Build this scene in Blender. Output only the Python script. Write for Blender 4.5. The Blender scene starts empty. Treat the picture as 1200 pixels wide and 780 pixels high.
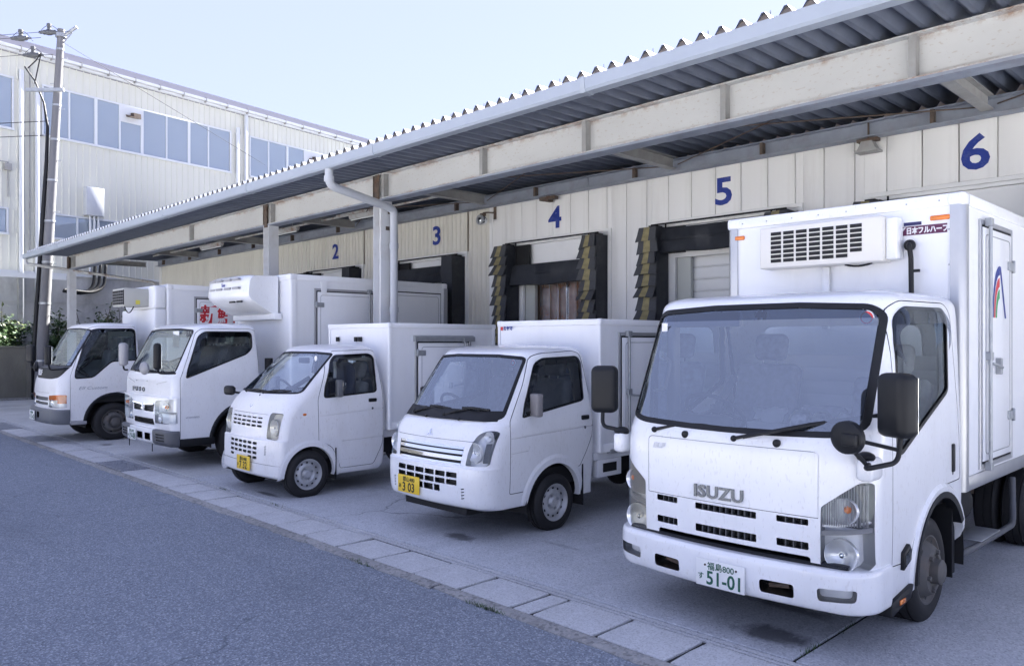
import bpy, bmesh, math, random
from mathutils import Vector, Matrix
from mathutils.geometry import tessellate_polygon
random.seed(7)
R = math.radians
SC = bpy.context.scene
COL = SC.collection

# ------------------------------------------------------------------ camera, sky, sun, exposure
cam = bpy.data.cameras.new('camera'); CAM = bpy.data.objects.new('camera', cam); COL.objects.link(CAM)
CAM.location = (0, 0, 1.8); CAM.rotation_euler = (R(90), 0, R(45.6))
cam.sensor_width = 36; cam.lens = 916 / 1200 * 36; cam.shift_y = -(400 - 390) / 1200 * -1.0
cam.clip_start = 0.05; cam.clip_end = 800
SC.camera = CAM
SUN_AZ, SUN_EL = -9.0, 40.0          # azimuth clockwise from +Y
W = bpy.data.worlds.new('World'); SC.world = W; W.use_nodes = True
wn = W.node_tree.nodes; bg = wn['Background']
sky = wn.new('ShaderNodeTexSky'); sky.sky_type = 'NISHITA'; sky.sun_disc = False
sky.sun_elevation = R(SUN_EL); sky.sun_rotation = R(SUN_AZ); sky.air_density = 1.0; sky.dust_density = 0.3; sky.ozone_density = 1.5
tint = wn.new('ShaderNodeVectorMath'); tint.operation = 'MULTIPLY_ADD'      # clear sky thinned by an even pale haze
tint.inputs[1].default_value = (.11, .098, .115); tint.inputs[2].default_value = (.90, .99, 1.52)
W.node_tree.links.new(sky.outputs[0], tint.inputs[0]); W.node_tree.links.new(tint.outputs[0], bg.inputs[0]); bg.inputs[1].default_value = 0.05
sl = bpy.data.lights.new('sun', 'SUN'); sl.energy = 3.0; sl.angle = R(0.5); sl.color = (1, .97, .93)
SUN = bpy.data.objects.new('sun', sl); COL.objects.link(SUN); SUN.location = (20, 20, 30)
sd = Vector((math.sin(R(SUN_AZ)) * math.cos(R(SUN_EL)), math.cos(R(SUN_AZ)) * math.cos(R(SUN_EL)), math.sin(R(SUN_EL))))
SUN.rotation_euler = sd.to_track_quat('Z', 'Y').to_euler()
SC.view_settings.view_transform = 'Standard'; SC.view_settings.look = 'None'; SC.view_settings.gamma = 1
SC.view_settings.exposure = 3.7
SC.cycles.use_denoising = True
SC.cycles.max_bounces = 8; SC.cycles.transparent_max_bounces = 24

# ------------------------------------------------------------------ materials
def mat(name, col, rough=.5, metal=0., var=0., vscale=3., bump=0., bscale=40., spec=.5, coat=0., emit=0, dirt=0., dcol=(.2,.17,.13), dscale=2., stretch=(1,1,1), speck=0., spscale=60.):
    m = bpy.data.materials.new(name); m.use_nodes = True
    nt = m.node_tree; n = nt.nodes; L = nt.links.new; b = n['Principled BSDF']
    b.inputs['Roughness'].default_value = rough; b.inputs['Metallic'].default_value = metal
    b.inputs['Specular IOR Level'].default_value = spec; b.inputs['Coat Weight'].default_value = coat; b.inputs['Coat Roughness'].default_value = .08
    tc = n.new('ShaderNodeTexCoord'); mp = n.new('ShaderNodeMapping'); mp.inputs['Scale'].default_value = stretch
    L(tc.outputs['Object'], mp.inputs[0]); cur = None
    def noise(sc, det=5, ro=.6):
        t = n.new('ShaderNodeTexNoise'); t.inputs['Scale'].default_value = sc; t.inputs['Detail'].default_value = det; t.inputs['Roughness'].default_value = ro
        L(mp.outputs[0], t.inputs['Vector']); return t
    def mix(a, bcol, fac, lo, hi, strength):
        r = n.new('ShaderNodeMapRange'); r.inputs[1].default_value = lo; r.inputs[2].default_value = hi; r.inputs[4].default_value = strength
        L(fac, r.inputs[0]); x = n.new('ShaderNodeMix'); x.data_type = 'RGBA'
        L(r.outputs[0], x.inputs[0])
        if a is None: x.inputs[6].default_value = (*col, 1)
        else: L(a, x.inputs[6])
        x.inputs[7].default_value = (*bcol, 1); return x.outputs[2]
    if var: cur = mix(cur, tuple(c * (1 - var) for c in col), noise(vscale).outputs[0], .35, .65, 1.)
    if dirt: cur = mix(cur, dcol, noise(dscale, 8, .7).outputs[0], .5, .78, dirt)
    if speck: cur = mix(cur, dcol, noise(spscale, 2, .5).outputs[0], .62, .68, speck)
    if cur is None: b.inputs['Base Color'].default_value = (*col, 1)
    else: L(cur, b.inputs['Base Color'])
    if bump:
        bp = n.new('ShaderNodeBump'); bp.inputs['Strength'].default_value = bump; bp.inputs['Distance'].default_value = .01
        L(noise(bscale, 4).outputs[0], bp.inputs['Height']); L(bp.outputs[0], b.inputs['Normal'])
    if emit:
        b.inputs['Emission Color'].default_value = (*col, 1); b.inputs['Emission Strength'].default_value = emit
    return m

def glass_mat(name, tint, ior=1.52, rough=.0, dirty=0.):
    m = bpy.data.materials.new(name); m.use_nodes = True; nt = m.node_tree; n = nt.nodes; L = nt.links.new
    n.remove(n['Principled BSDF']); out = n['Material Output']
    t = n.new('ShaderNodeBsdfTransparent'); t.inputs[0].default_value = (*tint, 1)
    g = n.new('ShaderNodeBsdfGlossy'); g.inputs['Roughness'].default_value = rough; g.inputs[0].default_value = (.84, .92, 1, 1)
    f = n.new('ShaderNodeFresnel'); f.inputs[0].default_value = ior
    x = n.new('ShaderNodeMixShader'); L(f.outputs[0], x.inputs[0]); L(t.outputs[0], x.inputs[1]); L(g.outputs[0], x.inputs[2])
    res = x.outputs[0]
    if dirty < 0:
        d = n.new('ShaderNodeBsdfDiffuse'); d.inputs[0].default_value = (.70, .78, .86, 1); y = n.new('ShaderNodeMixShader'); y.inputs[0].default_value = -dirty; L(res, y.inputs[1]); L(d.outputs[0], y.inputs[2]); res = y.outputs[0]
    elif dirty:
        d = n.new('ShaderNodeBsdfDiffuse'); d.inputs[0].default_value = (.75, .75, .75, 1)
        no = n.new('ShaderNodeTexNoise'); no.inputs['Scale'].default_value = 3; no.inputs['Detail'].default_value = 6
        tc = n.new('ShaderNodeTexCoord'); L(tc.outputs['Object'], no.inputs['Vector'])
        mr = n.new('ShaderNodeMapRange'); mr.inputs[1].default_value = .3; mr.inputs[2].default_value = .8; mr.inputs[3].default_value = dirty * .4; mr.inputs[4].default_value = dirty * 1.3
        L(no.outputs[0], mr.inputs[0]); y = n.new('ShaderNodeMixShader'); L(mr.outputs[0], y.inputs[0]); L(res, y.inputs[1]); L(d.outputs[0], y.inputs[2]); res = y.outputs[0]
    L(res, out.inputs[0]); return m

M = {}
M['paint'] = mat('white truck paint', (.84, .85, .86), .26, coat=.6, var=.03, vscale=2, dirt=.22, dcol=(.55, .53, .49), dscale=3.2, stretch=(1, 1, .35), speck=.25, spscale=70)
M['paint_old'] = mat('aged white paint', (.84, .84, .84), .32, coat=.35, var=.04, vscale=2, dirt=.28, dcol=(.55, .52, .47), dscale=3.5, stretch=(1, 1, .35), speck=.3, spscale=60)
M['box'] = mat('white box panel', (.85, .86, .87), .34, var=.03, vscale=1.2, dirt=.24, dcol=(.58, .56, .53), dscale=2.2, stretch=(1, 1, .25))
M['alu'] = mat('aluminium trim', (.50, .51, .53), .34, metal=.9, var=.12, vscale=5, stretch=(1, 1, .3))
M['steel'] = mat('galvanised steel', (.42, .44, .46), .45, metal=.6, var=.2, vscale=8)
M['chrome'] = mat('chrome', (.78, .8, .82), .08, metal=1.)
M['silver'] = mat('silver wheel paint', (.52, .53, .54), .38, metal=.35, var=.15, vscale=9, dirt=.25, dcol=(.2, .17, .14), dscale=6)
M['rimold'] = mat('worn steel rim', (.13, .127, .12), .6, metal=.2, var=.25, vscale=6, dirt=.75, dcol=(.16, .12, .09), dscale=5)
M['black'] = mat('black plastic', (.010, .011, .013), .5, spec=.35, var=.3, vscale=6)
M['grey_pl'] = mat('grey plastic', (.10, .105, .115), .5, var=.15, vscale=8)
M['ltgrey'] = mat('light grey plastic', (.34, .34, .35), .5, var=.08)
M['rubber'] = mat('rubber', (.012, .012, .013), .7, var=.3, vscale=12, dirt=.25, dcol=(.05, .047, .043), dscale=6)
M['dark'] = mat('dark underbody', (.012, .012, .013), .8, var=.3, dirt=.3, dcol=(.04, .035, .03), dscale=8)
M['interior'] = mat('cabin trim', (.42, .425, .44), .75, var=.1)
M['lining'] = mat('cabin lining', (.80, .81, .82), .8, var=.05)
M['seat'] = mat('seat fabric', (.24, .25, .28), .9, var=.2, vscale=20)
M['glass'] = glass_mat('windscreen glass', (.95, .98, 1.0), 3.3, dirty=0)
M['glass_band'] = glass_mat('shade band glass', (.16, .26, .55), 2.4)
M['badge'] = mat('worn chrome badge', (.15, .16, .18), .25, metal=.9)
M['bowl'] = mat('headlight bowl', (.90, .91, .92), .24, metal=.5)
M['glass_side'] = glass_mat('side window glass', (.90, .95, .94), 1.5, dirty=.02)
M['glass_dark'] = glass_mat('tinted window glass', (.42, .50, .52), 1.52, dirty=.02)
M['visor'] = glass_mat('smoked visor acrylic', (.30, .29, .31), 1.5)
M['lens'] = glass_mat('lamp lens', (.97, .98, .99), 1.5, dirty=.02)
M['lens_old'] = glass_mat('yellowed lamp lens', (.93, .90, .80), 1.45, dirty=.12)
M['refl'] = mat('lamp reflector', (.88, .89, .90), .25, metal=.12)
M['amber'] = mat('amber lens', (.75, .20, .02), .2, coat=.5)
M['red'] = mat('red print', (.62, .03, .04), .5)
M['plate_w'] = mat('white number plate', (.78, .79, .78), .4)
M['plate_y'] = mat('yellow number plate', (.82, .56, .03), .4, var=.06, vscale=20)
M['plate_gr'] = mat('green plate print', (.01, .10, .06), .5)
M['plate_bk'] = mat('black plate print', (.01, .01, .01), .5)
M['label_wh'] = mat('white print', (.8, .8, .8), .5)
M['grey_print'] = mat('grey print', (.30, .32, .36), .4)
M['bluepr'] = mat('blue print', (.004, .03, .27), .5, var=.2, vscale=15, dirt=.45, dcol=(.30, .34, .45), dscale=7)
M['rustdark'] = mat('rusty steel', (.13, .10, .08), .8, var=.4, vscale=10, dirt=.6, dcol=(.2, .08, .03), dscale=7)

def ground_mat(name, col, speck=(.3, .3, .3), sp=.5, scale=90, patch=.25, pscale=.7, bump=.5, stains=(), crack=0, scuff=(1.2, 1.2, 1)):
    m = bpy.data.materials.new(name); m.use_nodes = True; nt = m.node_tree; n = nt.nodes; L = nt.links.new; b = n['Principled BSDF']
    tc = n.new('ShaderNodeTexCoord'); P = tc.outputs['Object']
    def noise(s, d=6, r=.65):
        t = n.new('ShaderNodeTexNoise'); t.inputs['Scale'].default_value = s; t.inputs['Detail'].default_value = d; t.inputs['Roughness'].default_value = r; L(P, t.inputs['Vector']); return t.outputs[0]
    def rng(f, lo, hi, a=0., bb=1.):
        r = n.new('ShaderNodeMapRange'); r.inputs[1].default_value = lo; r.inputs[2].default_value = hi; r.inputs[3].default_value = a; r.inputs[4].default_value = bb; L(f, r.inputs[0]); return r.outputs[0]
    def mx(fac, A, B):
        x = n.new('ShaderNodeMix'); x.data_type = 'RGBA'; L(fac, x.inputs[0])
        for k, v in ((6, A), (7, B)):
            if isinstance(v, tuple): x.inputs[k].default_value = (*v, 1)
            else: L(v, x.inputs[k])
        return x.outputs[2]
    c = mx(rng(noise(pscale, 8), .35, .68), col, tuple(k * (1 - patch) for k in col))
    c = mx(rng(noise(pscale * .23, 4), .4, .7, 0, .6), c, tuple(k * (1 + patch * .6) for k in col))
    v = n.new('ShaderNodeTexVoronoi'); v.inputs['Scale'].default_value = scale; L(P, v.inputs['Vector'])
    sep = n.new('ShaderNodeSeparateColor'); L(v.outputs['Color'], sep.inputs[0])
    c = mx(rng(sep.outputs[0], .55, 1., 0, sp), c, speck)
    c = mx(rng(sep.outputs[1], .6, 1., 0, sp), c, tuple(k * .35 for k in col))
    c = mx(rng(noise(260, 2), .4, .7, 0, .35), c, tuple(k * .5 for k in col))
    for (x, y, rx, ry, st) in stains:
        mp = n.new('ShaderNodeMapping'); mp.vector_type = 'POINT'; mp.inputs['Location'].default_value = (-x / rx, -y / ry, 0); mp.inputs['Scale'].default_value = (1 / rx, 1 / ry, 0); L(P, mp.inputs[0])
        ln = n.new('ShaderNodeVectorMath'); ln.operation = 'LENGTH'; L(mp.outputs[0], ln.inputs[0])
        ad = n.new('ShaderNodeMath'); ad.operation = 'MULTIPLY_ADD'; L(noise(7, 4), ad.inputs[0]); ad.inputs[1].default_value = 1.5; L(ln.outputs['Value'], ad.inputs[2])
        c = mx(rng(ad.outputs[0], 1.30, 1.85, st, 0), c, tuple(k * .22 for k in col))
    if crack:
        wv = n.new('ShaderNodeVectorMath'); wv.operation = 'MULTIPLY_ADD'; nz = n.new('ShaderNodeTexNoise'); nz.inputs['Scale'].default_value = 2.2; nz.inputs['Detail'].default_value = 8; L(P, nz.inputs['Vector'])
        L(nz.outputs['Color'], wv.inputs[0]); wv.inputs[1].default_value = (.55, .55, 0); L(P, wv.inputs[2])
        vc = n.new('ShaderNodeTexVoronoi'); vc.feature = 'DISTANCE_TO_EDGE'; vc.inputs['Scale'].default_value = crack; L(wv.outputs[0], vc.inputs['Vector'])
        mk = n.new('ShaderNodeMath'); mk.operation = 'MULTIPLY'; L(rng(vc.outputs['Distance'], .0, .006, .75, 0), mk.inputs[0]); L(rng(noise(.35, 3), .5, .62), mk.inputs[1])
        c = mx(mk.outputs[0], c, tuple(k * .3 for k in col))
    sc = n.new('ShaderNodeTexNoise'); sc.inputs['Scale'].default_value = 1.0; sc.inputs['Detail'].default_value = 7; sc.inputs['Roughness'].default_value = .7
    ms = n.new('ShaderNodeMapping'); ms.inputs['Scale'].default_value = scuff; L(P, ms.inputs[0]); L(ms.outputs[0], sc.inputs['Vector'])
    c = mx(rng(sc.outputs[0], .54, .74, 0, .55), c, tuple(k * .62 for k in col)); c = mx(rng(sc.outputs[0], .44, .30, 0, .4), c, tuple(min(k * 1.3, .8) for k in col))
    L(c, b.inputs['Base Color']); b.inputs['Roughness'].default_value = .9; b.inputs['Specular IOR Level'].default_value = .3
    bp = n.new('ShaderNodeBump'); bp.inputs['Strength'].default_value = bump; bp.inputs['Distance'].default_value = .006
    L(v.outputs['Distance'], bp.inputs['Height']); L(bp.outputs[0], b.inputs['Normal'])
    return m

# ------------------------------------------------------------------ object helpers
def props(o, label=None, cat=None, group=None, kind=None):
    if label: o['label'] = label
    if cat: o['category'] = cat
    if group: o['group'] = group
    if kind: o['kind'] = kind
    return o
def thing(name, label, cat, loc=(0, 0, 0), rz=0., group=None):
    o = bpy.data.objects.new(name, None); COL.objects.link(o); o.location = loc; o.rotation_euler = (0, 0, rz); o.empty_display_size = .2
    return props(o, label, cat, group)
def inst(src, loc, parent=None, rot=None, scale=None, name=None):
    o = src.copy(); COL.objects.link(o); o.location = loc
    if name: o.name = name
    if parent is not None: o.parent = parent
    if rot is not None: o.rotation_euler = rot
    if scale is not None: o.scale = scale
    return o
def copy_tree(o, parent=None, loc=None):
    c = o.copy(); COL.objects.link(c)
    if parent is not None: c.parent = parent
    if loc is not None: c.location = loc
    for ch in list(o.children): copy_tree(ch, c)
    return c

class MB:
    def __init__(s): s.v = []; s.f = []; s.m = []
    def add(s, vs, fs, mi=0):
        o = len(s.v); s.v += [tuple(p) for p in vs]; s.f += [tuple(i + o for i in f) for f in fs]; s.m += [mi] * len(fs); return s
    def box(s, x0, x1, y0, y1, z0, z1, mi=0, T=None):
        vs = [(x, y, z) for z in (z0, z1) for y in (y0, y1) for x in (x0, x1)]
        if T is not None: vs = [T @ Vector(p) for p in vs]
        return s.add(vs, [(0, 2, 3, 1), (4, 5, 7, 6), (0, 1, 5, 4), (1, 3, 7, 5), (3, 2, 6, 7), (2, 0, 4, 6)], mi)
    def prism(s, poly, ax, a0, a1, mi=0, T=None):
        mk = {'x': lambda a, u, v: (a, u, v), 'y': lambda a, u, v: (u, a, v), 'z': lambda a, u, v: (u, v, a)}[ax]
        ar = sum(poly[i][0] * poly[(i + 1) % len(poly)][1] - poly[(i + 1) % len(poly)][0] * poly[i][1] for i in range(len(poly)))
        if (ar < 0) != (ax == 'y'): poly = poly[::-1]
        n = len(poly); vs = [mk(a0, *p) for p in poly] + [mk(a1, *p) for p in poly]
        if T is not None: vs = [T @ Vector(p) for p in vs]
        fs = [tuple(range(n))[::-1], tuple(range(n, 2 * n))] + [(i, (i + 1) % n, n + (i + 1) % n, n + i) for i in range(n)]
        return s.add(vs, fs, mi)
    def lathe(s, prof, ax, c, n=24, mi=0, closed=False, a0=0., a1=2 * math.pi):
        full = abs(a1 - a0 - 2 * math.pi) < 1e-6; k = n if full else n + 1; vs = []
        for j in range(k):
            t = a0 + (a1 - a0) * j / n; ct, st = math.cos(t), math.sin(t)
            for (a, r) in prof:
                vs.append({'x': (c[0] + a, c[1] + r * ct, c[2] + r * st), 'y': (c[0] - r * ct, c[1] + a, c[2] + r * st), 'z': (c[0] + r * ct, c[1] + r * st, c[2] + a)}[ax])
        p = len(prof); fs = []
        for j in range(n):
            j2 = (j + 1) % k
            for i in range(p if closed else p - 1):
                i2 = (i + 1) % p; fs.append((j * p + i, j * p + i2, j2 * p + i2, j2 * p + i))
        return s.add(vs, fs, mi)
    def tube(s, pts, r, n=8, mi=0, cap=True, closed=False):
        pts = [Vector(p) for p in pts]; k = len(pts); rr = r if isinstance(r, (list, tuple)) else [r] * k; vs = []; ref = None
        for i, p in enumerate(pts):
            d = (pts[(i + 1) % k] - pts[i - 1]) if closed or 0 < i < k - 1 else ((pts[1] - pts[0]) if i == 0 else (pts[-1] - pts[-2]))
            d.normalize()
            if ref is None: ref = d.orthogonal().normalized()
            ref = (ref - d * ref.dot(d)).normalized(); b = d.cross(ref)
            for j in range(n):
                a = 2 * math.pi * j / n; vs.append(p + (ref * math.cos(a) + b * math.sin(a)) * rr[i])
        fs = []
        for i in range(k if closed else k - 1):
            i2 = (i + 1) % k
            for j in range(n): fs.append((i * n + j, i * n + (j + 1) % n, i2 * n + (j + 1) % n, i2 * n + j))
        if cap and not closed: fs += [tuple(range(n))[::-1], tuple(range((k - 1) * n, k * n))]
        return s.add(vs, fs, mi)
    def sphere(s, c, r, nu=14, nv=8, mi=0, sc=(1, 1, 1)):
        prof = [(-math.cos(math.pi * i / nv), math.sin(math.pi * i / nv)) for i in range(nv + 1)]; vs = []
        t = MB(); t.lathe(prof, 'z', (0, 0, 0), nu)
        return s.add([(c[0] + p[0] * r * sc[0], c[1] + p[1] * r * sc[1], c[2] + p[2] * r * sc[2]) for p in t.v], t.f, mi)
    def build(s, name, mats, parent=None, bevel=0., seg=2, angle=35, loc=None, weld=True):
        me = bpy.data.meshes.new(name); bm = bmesh.new(); bv = [bm.verts.new(p) for p in s.v]
        for f, mi in zip(s.f, s.m):
            try: q = bm.faces.new([bv[i] for i in f]); q.material_index = mi
            except ValueError: pass
        if weld: bmesh.ops.remove_doubles(bm, verts=bm.verts[:], dist=1e-5)
        if bevel:
            es = [e for e in bm.edges if len(e.link_faces) == 2 and e.calc_face_angle(0) > R(30)]
            bmesh.ops.bevel(bm, geom=es, offset=bevel, segments=seg, profile=.5, affect='EDGES', clamp_overlap=True)
        bmesh.ops.recalc_face_normals(bm, faces=bm.faces[:])
        bm.to_mesh(me); bm.free()
        for q in me.polygons: q.use_smooth = True
        me.set_sharp_from_angle(angle=R(angle))
        for k in (mats if isinstance(mats, (list, tuple)) else [mats]): me.materials.append(M[k] if isinstance(k, str) else k)
        o = bpy.data.objects.new(name, me); COL.objects.link(o)
        if parent is not None: o.parent = parent
        if loc is not None: o.location = loc
        return o

def text_obj(name, body, size, m, parent, loc, rot=(R(90), 0, 0), ext=.002, bold=0., xs=1., shear=0., align='LEFT', space=1.):
    c = bpy.data.curves.new(name, 'FONT'); c.body = body; c.size = size; c.extrude = ext; c.offset = bold; c.shear = shear; c.align_x = align; c.resolution_u = 3; c.space_character = space
    t = bpy.data.objects.new('tmp_text', c); COL.objects.link(t)
    dg = bpy.context.evaluated_depsgraph_get(); me = bpy.data.meshes.new_from_object(t.evaluated_get(dg)); me.name = name
    bpy.data.objects.remove(t); bpy.data.curves.remove(c)
    me.materials.clear(); me.materials.append(M[m] if isinstance(m, str) else m)
    o = bpy.data.objects.new(name, me); COL.objects.link(o); o.parent = parent; o.location = loc; o.rotation_euler = rot; o.scale = (xs, 1, 1)
    return o
def bez(p0, p1, p2, n=6):
    return [tuple(Vector(p0) * (1 - t) ** 2 + Vector(p1) * 2 * t * (1 - t) + Vector(p2) * t * t) for t in [i / n for i in range(n + 1)]]
def fillet(pts, r, n=5):
    P = [Vector(p) for p in pts]; out = [P[0]]
    for i in range(1, len(P) - 1):
        a = (P[i - 1] - P[i]); b = (P[i + 1] - P[i]); k = min(r, a.length * .49, b.length * .49)
        out += [Vector(q) for q in bez(P[i] + a.normalized() * k, P[i], P[i] + b.normalized() * k, n)]
    return out + [P[-1]]
def roundpoly(pts, r, n=4):
    k = len(pts); out = []
    for i in range(k):
        p, a, b = Vector(pts[i]), Vector(pts[i - 1]), Vector(pts[(i + 1) % k]); rr = r[i] if isinstance(r, (list, tuple)) else r
        da, db = a - p, b - p; q = min(rr, da.length * .48, db.length * .48)
        if q < 1e-4: out.append((p.x, p.y)); continue
        A, B = p + da.normalized() * q, p + db.normalized() * q
        for j in range(n + 1):
            t = j / n; v = A * (1 - t) ** 2 + p * 2 * t * (1 - t) + B * t * t; out.append((v.x, v.y))
    return out
def inset(poly, d):
    k = len(poly); ar = sum(poly[i][0] * poly[(i + 1) % k][1] - poly[(i + 1) % k][0] * poly[i][1] for i in range(k)); s = 1 if ar > 0 else -1; out = []
    for i in range(k):
        p, a, b = Vector(poly[i]), Vector(poly[i - 1]), Vector(poly[(i + 1) % k])
        e1, e2 = (p - a).normalized(), (b - p).normalized(); n1, n2 = Vector((-e1.y, e1.x)) * s, Vector((-e2.y, e2.x)) * s
        m = n1 + n2; l2 = max(m.length_squared, .3); m = m * (2 * d / l2); out.append((p.x + m.x, p.y + m.y))
    return out
def mirr(poly): return [(-u, v) for (u, v) in poly][::-1]

# ------------------------------------------------------------------ bodywork skin: lofted surface cut into pieces
def pchip(K, i, t):
    n = len(K); out = []
    def sl(j, f): return K[j + 1][f] - K[j][f]
    for f in range(len(K[0])):
        def tan(j):
            if j == 0: return sl(0, f)
            if j == n - 1: return sl(n - 2, f)
            a, b = sl(j - 1, f), sl(j, f)
            return 0. if a * b <= 0 else 2 * a * b / (a + b)
        m0, m1 = tan(i), tan(i + 1); p0, p1 = K[i][f], K[i + 1][f]; t2, t3 = t * t, t ** 3
        out.append(p0 * (2 * t3 - 3 * t2 + 1) + m0 * (t3 - 2 * t2 + t) + p1 * (-2 * t3 + 3 * t2) + m1 * (t3 - t2))
    return out
def ring(k, nF=7, nC=8, nS=12, nB=4):
    z, yf, bow, w, rx, ry, yr = k; h = []
    rx = min(rx, w * .95); f = lambda x: yf + bow * (x / w) ** 2
    for i in range(nF): x = (w - rx) * i / nF; h.append((x, f(x), z))
    y0 = f(w - rx)
    for i in range(nC + 1):
        a = math.pi / 2 * i / nC; h.append((w - rx + rx * math.sin(a), y0 + ry * (1 - math.cos(a)) , z))
    rr = min(.06, w * .3, max((yr - y0 - ry) * .3, .001))
    for i in range(1, nS + 1): h.append((w, y0 + ry + (yr - rr - y0 - ry) * i / nS, z))
    for i in range(1, 4): a = math.pi / 2 * i / 3; h.append((w - rr + rr * math.cos(a), yr - rr + rr * math.sin(a), z))
    for i in range(1, nB + 1): h.append(((w - rr) * (1 - i / nB), yr, z))
    return h + [(-x, y, zz) for (x, y, zz) in h[-2:0:-1]]
def skin(segs, sub=4, cap=True):
    """segs: lists of keys (z, front y, bow, half width, corner rx, corner ry, rear y); a new list starts a crease"""
    polys = []
    for si, K in enumerate(segs):
        rows = []
        for i in range(len(K) - 1):
            for j in range(sub): rows.append(ring(pchip(K, i, j / sub)))
        rows.append(ring(K[-1])); P = [[Vector(p) for p in r] for r in rows]; nr, nc = len(P), len(P[0])
        N = []
        for i in range(nr):
            row = []
            for j in range(nc):
                du = P[i][(j + 1) % nc] - P[i][j - 1]; dv = P[min(i + 1, nr - 1)][j] - P[max(i - 1, 0)][j]
                nn = du.cross(dv); row.append(nn.normalized() if nn.length > 1e-12 else Vector((0, 0, 1)))
            N.append(row)
        for i in range(nr - 1):
            for j in range(nc):
                j2 = (j + 1) % nc
                polys.append([(P[i][j], N[i][j]), (P[i][j2], N[i][j2]), (P[i + 1][j2], N[i + 1][j2]), (P[i + 1][j], N[i + 1][j])])
        if cap and si == len(segs) - 1: polys.append([(p, Vector((0, 0, 1))) for p in P[-1]])
    return polys
PRJ = {'f': lambda p: (p.x, p.z), 's': lambda p: (p.y, p.z), 't': lambda p: (p.x, p.y)}
def _half(poly, a, b, c, pr):
    """split by a*u+b*v+c>=0"""
    d = [a * u + b * v + c for u, v in (pr(q[0]) for q in poly)]
    if min(d) > -1e-7: return poly, None
    if max(d) < 1e-7: return None, poly
    I, O = [], []
    for i in range(len(poly)):
        p, q, dp, dq = poly[i], poly[(i + 1) % len(poly)], d[i], d[(i + 1) % len(poly)]
        if dp >= -1e-7: I.append(p)
        if dp <= 1e-7: O.append(p)
        if (dp > 1e-7 and dq < -1e-7) or (dp < -1e-7 and dq > 1e-7):
            t = dp / (dp - dq); v = (p[0].lerp(q[0], t), p[1].lerp(q[1], t).normalized()); I.append(v); O.append(v)
    return (I if len(I) > 2 else None), (O if len(O) > 2 else None)
def convex(poly):
    k = len(poly); s = 0
    for i in range(k):
        a, b, c = poly[i - 1], poly[i], poly[(i + 1) % k]; z = (b[0] - a[0]) * (c[1] - b[1]) - (b[1] - a[1]) * (c[0] - b[0])
        if abs(z) < 1e-10: continue
        if s and z * s < 0: return False
        s = 1 if z > 0 else -1
    return True
def cut(polys, poly, prj, filt=lambda c, n: True):
    pr = PRJ[prj]
    parts = [poly] if convex(poly) else [[poly[i] for i in t] for t in tessellate_polygon([[Vector((u, v, 0)) for u, v in poly]])]
    us, vs = [p[0] for p in poly], [p[1] for p in poly]; bb = (min(us), max(us), min(vs), max(vs))
    inside, out = [], []
    for f in polys:
        q = [pr(p[0]) for p in f]; fu, fv = [p[0] for p in q], [p[1] for p in q]
        cen = sum((p[0] for p in f), Vector()) / len(f); nn = sum((p[1] for p in f), Vector())
        if nn.length: nn.normalize()
        if max(fu) < bb[0] or min(fu) > bb[1] or max(fv) < bb[2] or min(fv) > bb[3] or not filt(cen, nn): out.append(f); continue
        rest = [f]
        for c in parts:
            ar = sum(c[i][0] * c[(i + 1) % len(c)][1] - c[(i + 1) % len(c)][0] * c[i][1] for i in range(len(c)))
            if abs(ar) < 1e-12: continue
            if ar < 0: c = c[::-1]
            nrest = []
            for g in rest:
                cur = g
                for i in range(len(c)):
                    (x0, y0), (x1, y1) = c[i], c[(i + 1) % len(c)]; a, b = -(y1 - y0), (x1 - x0); l = math.hypot(a, b)
                    if l < 1e-9: continue
                    a, b = a / l, b / l
                    I, O = _half(cur, a, b, -(a * x0 + b * y0), pr)
                    if O: nrest.append(O)
                    cur = I
                    if not cur: break
                if cur: inside.append(cur)
            rest = nrest
        out += rest
    return inside, out
def border(piece, poly, prj, tol=2e-4):
    pr = PRJ[prj]; E = []
    segs = [(Vector(poly[i]), Vector(poly[(i + 1) % len(poly)])) for i in range(len(poly))]
    segs = [(a, (b - a).normalized(), (b - a).length) for a, b in segs if (b - a).length > 1e-9]
    def onseg(p, s):
        a, d, l = s; w = p - a; t = w.dot(d); return -tol < t < l + tol and abs(w.x * d.y - w.y * d.x) < tol
    for f in piece:
        q = [Vector(pr(p[0])) for p in f]
        for i in range(len(f)):
            a, b = q[i], q[(i + 1) % len(f)]
            if (a - b).length < 1e-6: continue
            for s in segs:
                if onseg(a, s) and onseg(b, s): E.append((f[i], f[(i + 1) % len(f)])); break
    return E
def skirt(E, depth, out=0.):
    return [[(b[0] + b[1] * out, b[1]), (a[0] + a[1] * out, a[1]), (a[0] - a[1] * depth, a[1]), (b[0] - b[1] * depth, b[1])] for a, b in E]
def shift(polys, d): return [[(p + n * d, n) for p, n in f] for f in polys]
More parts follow.
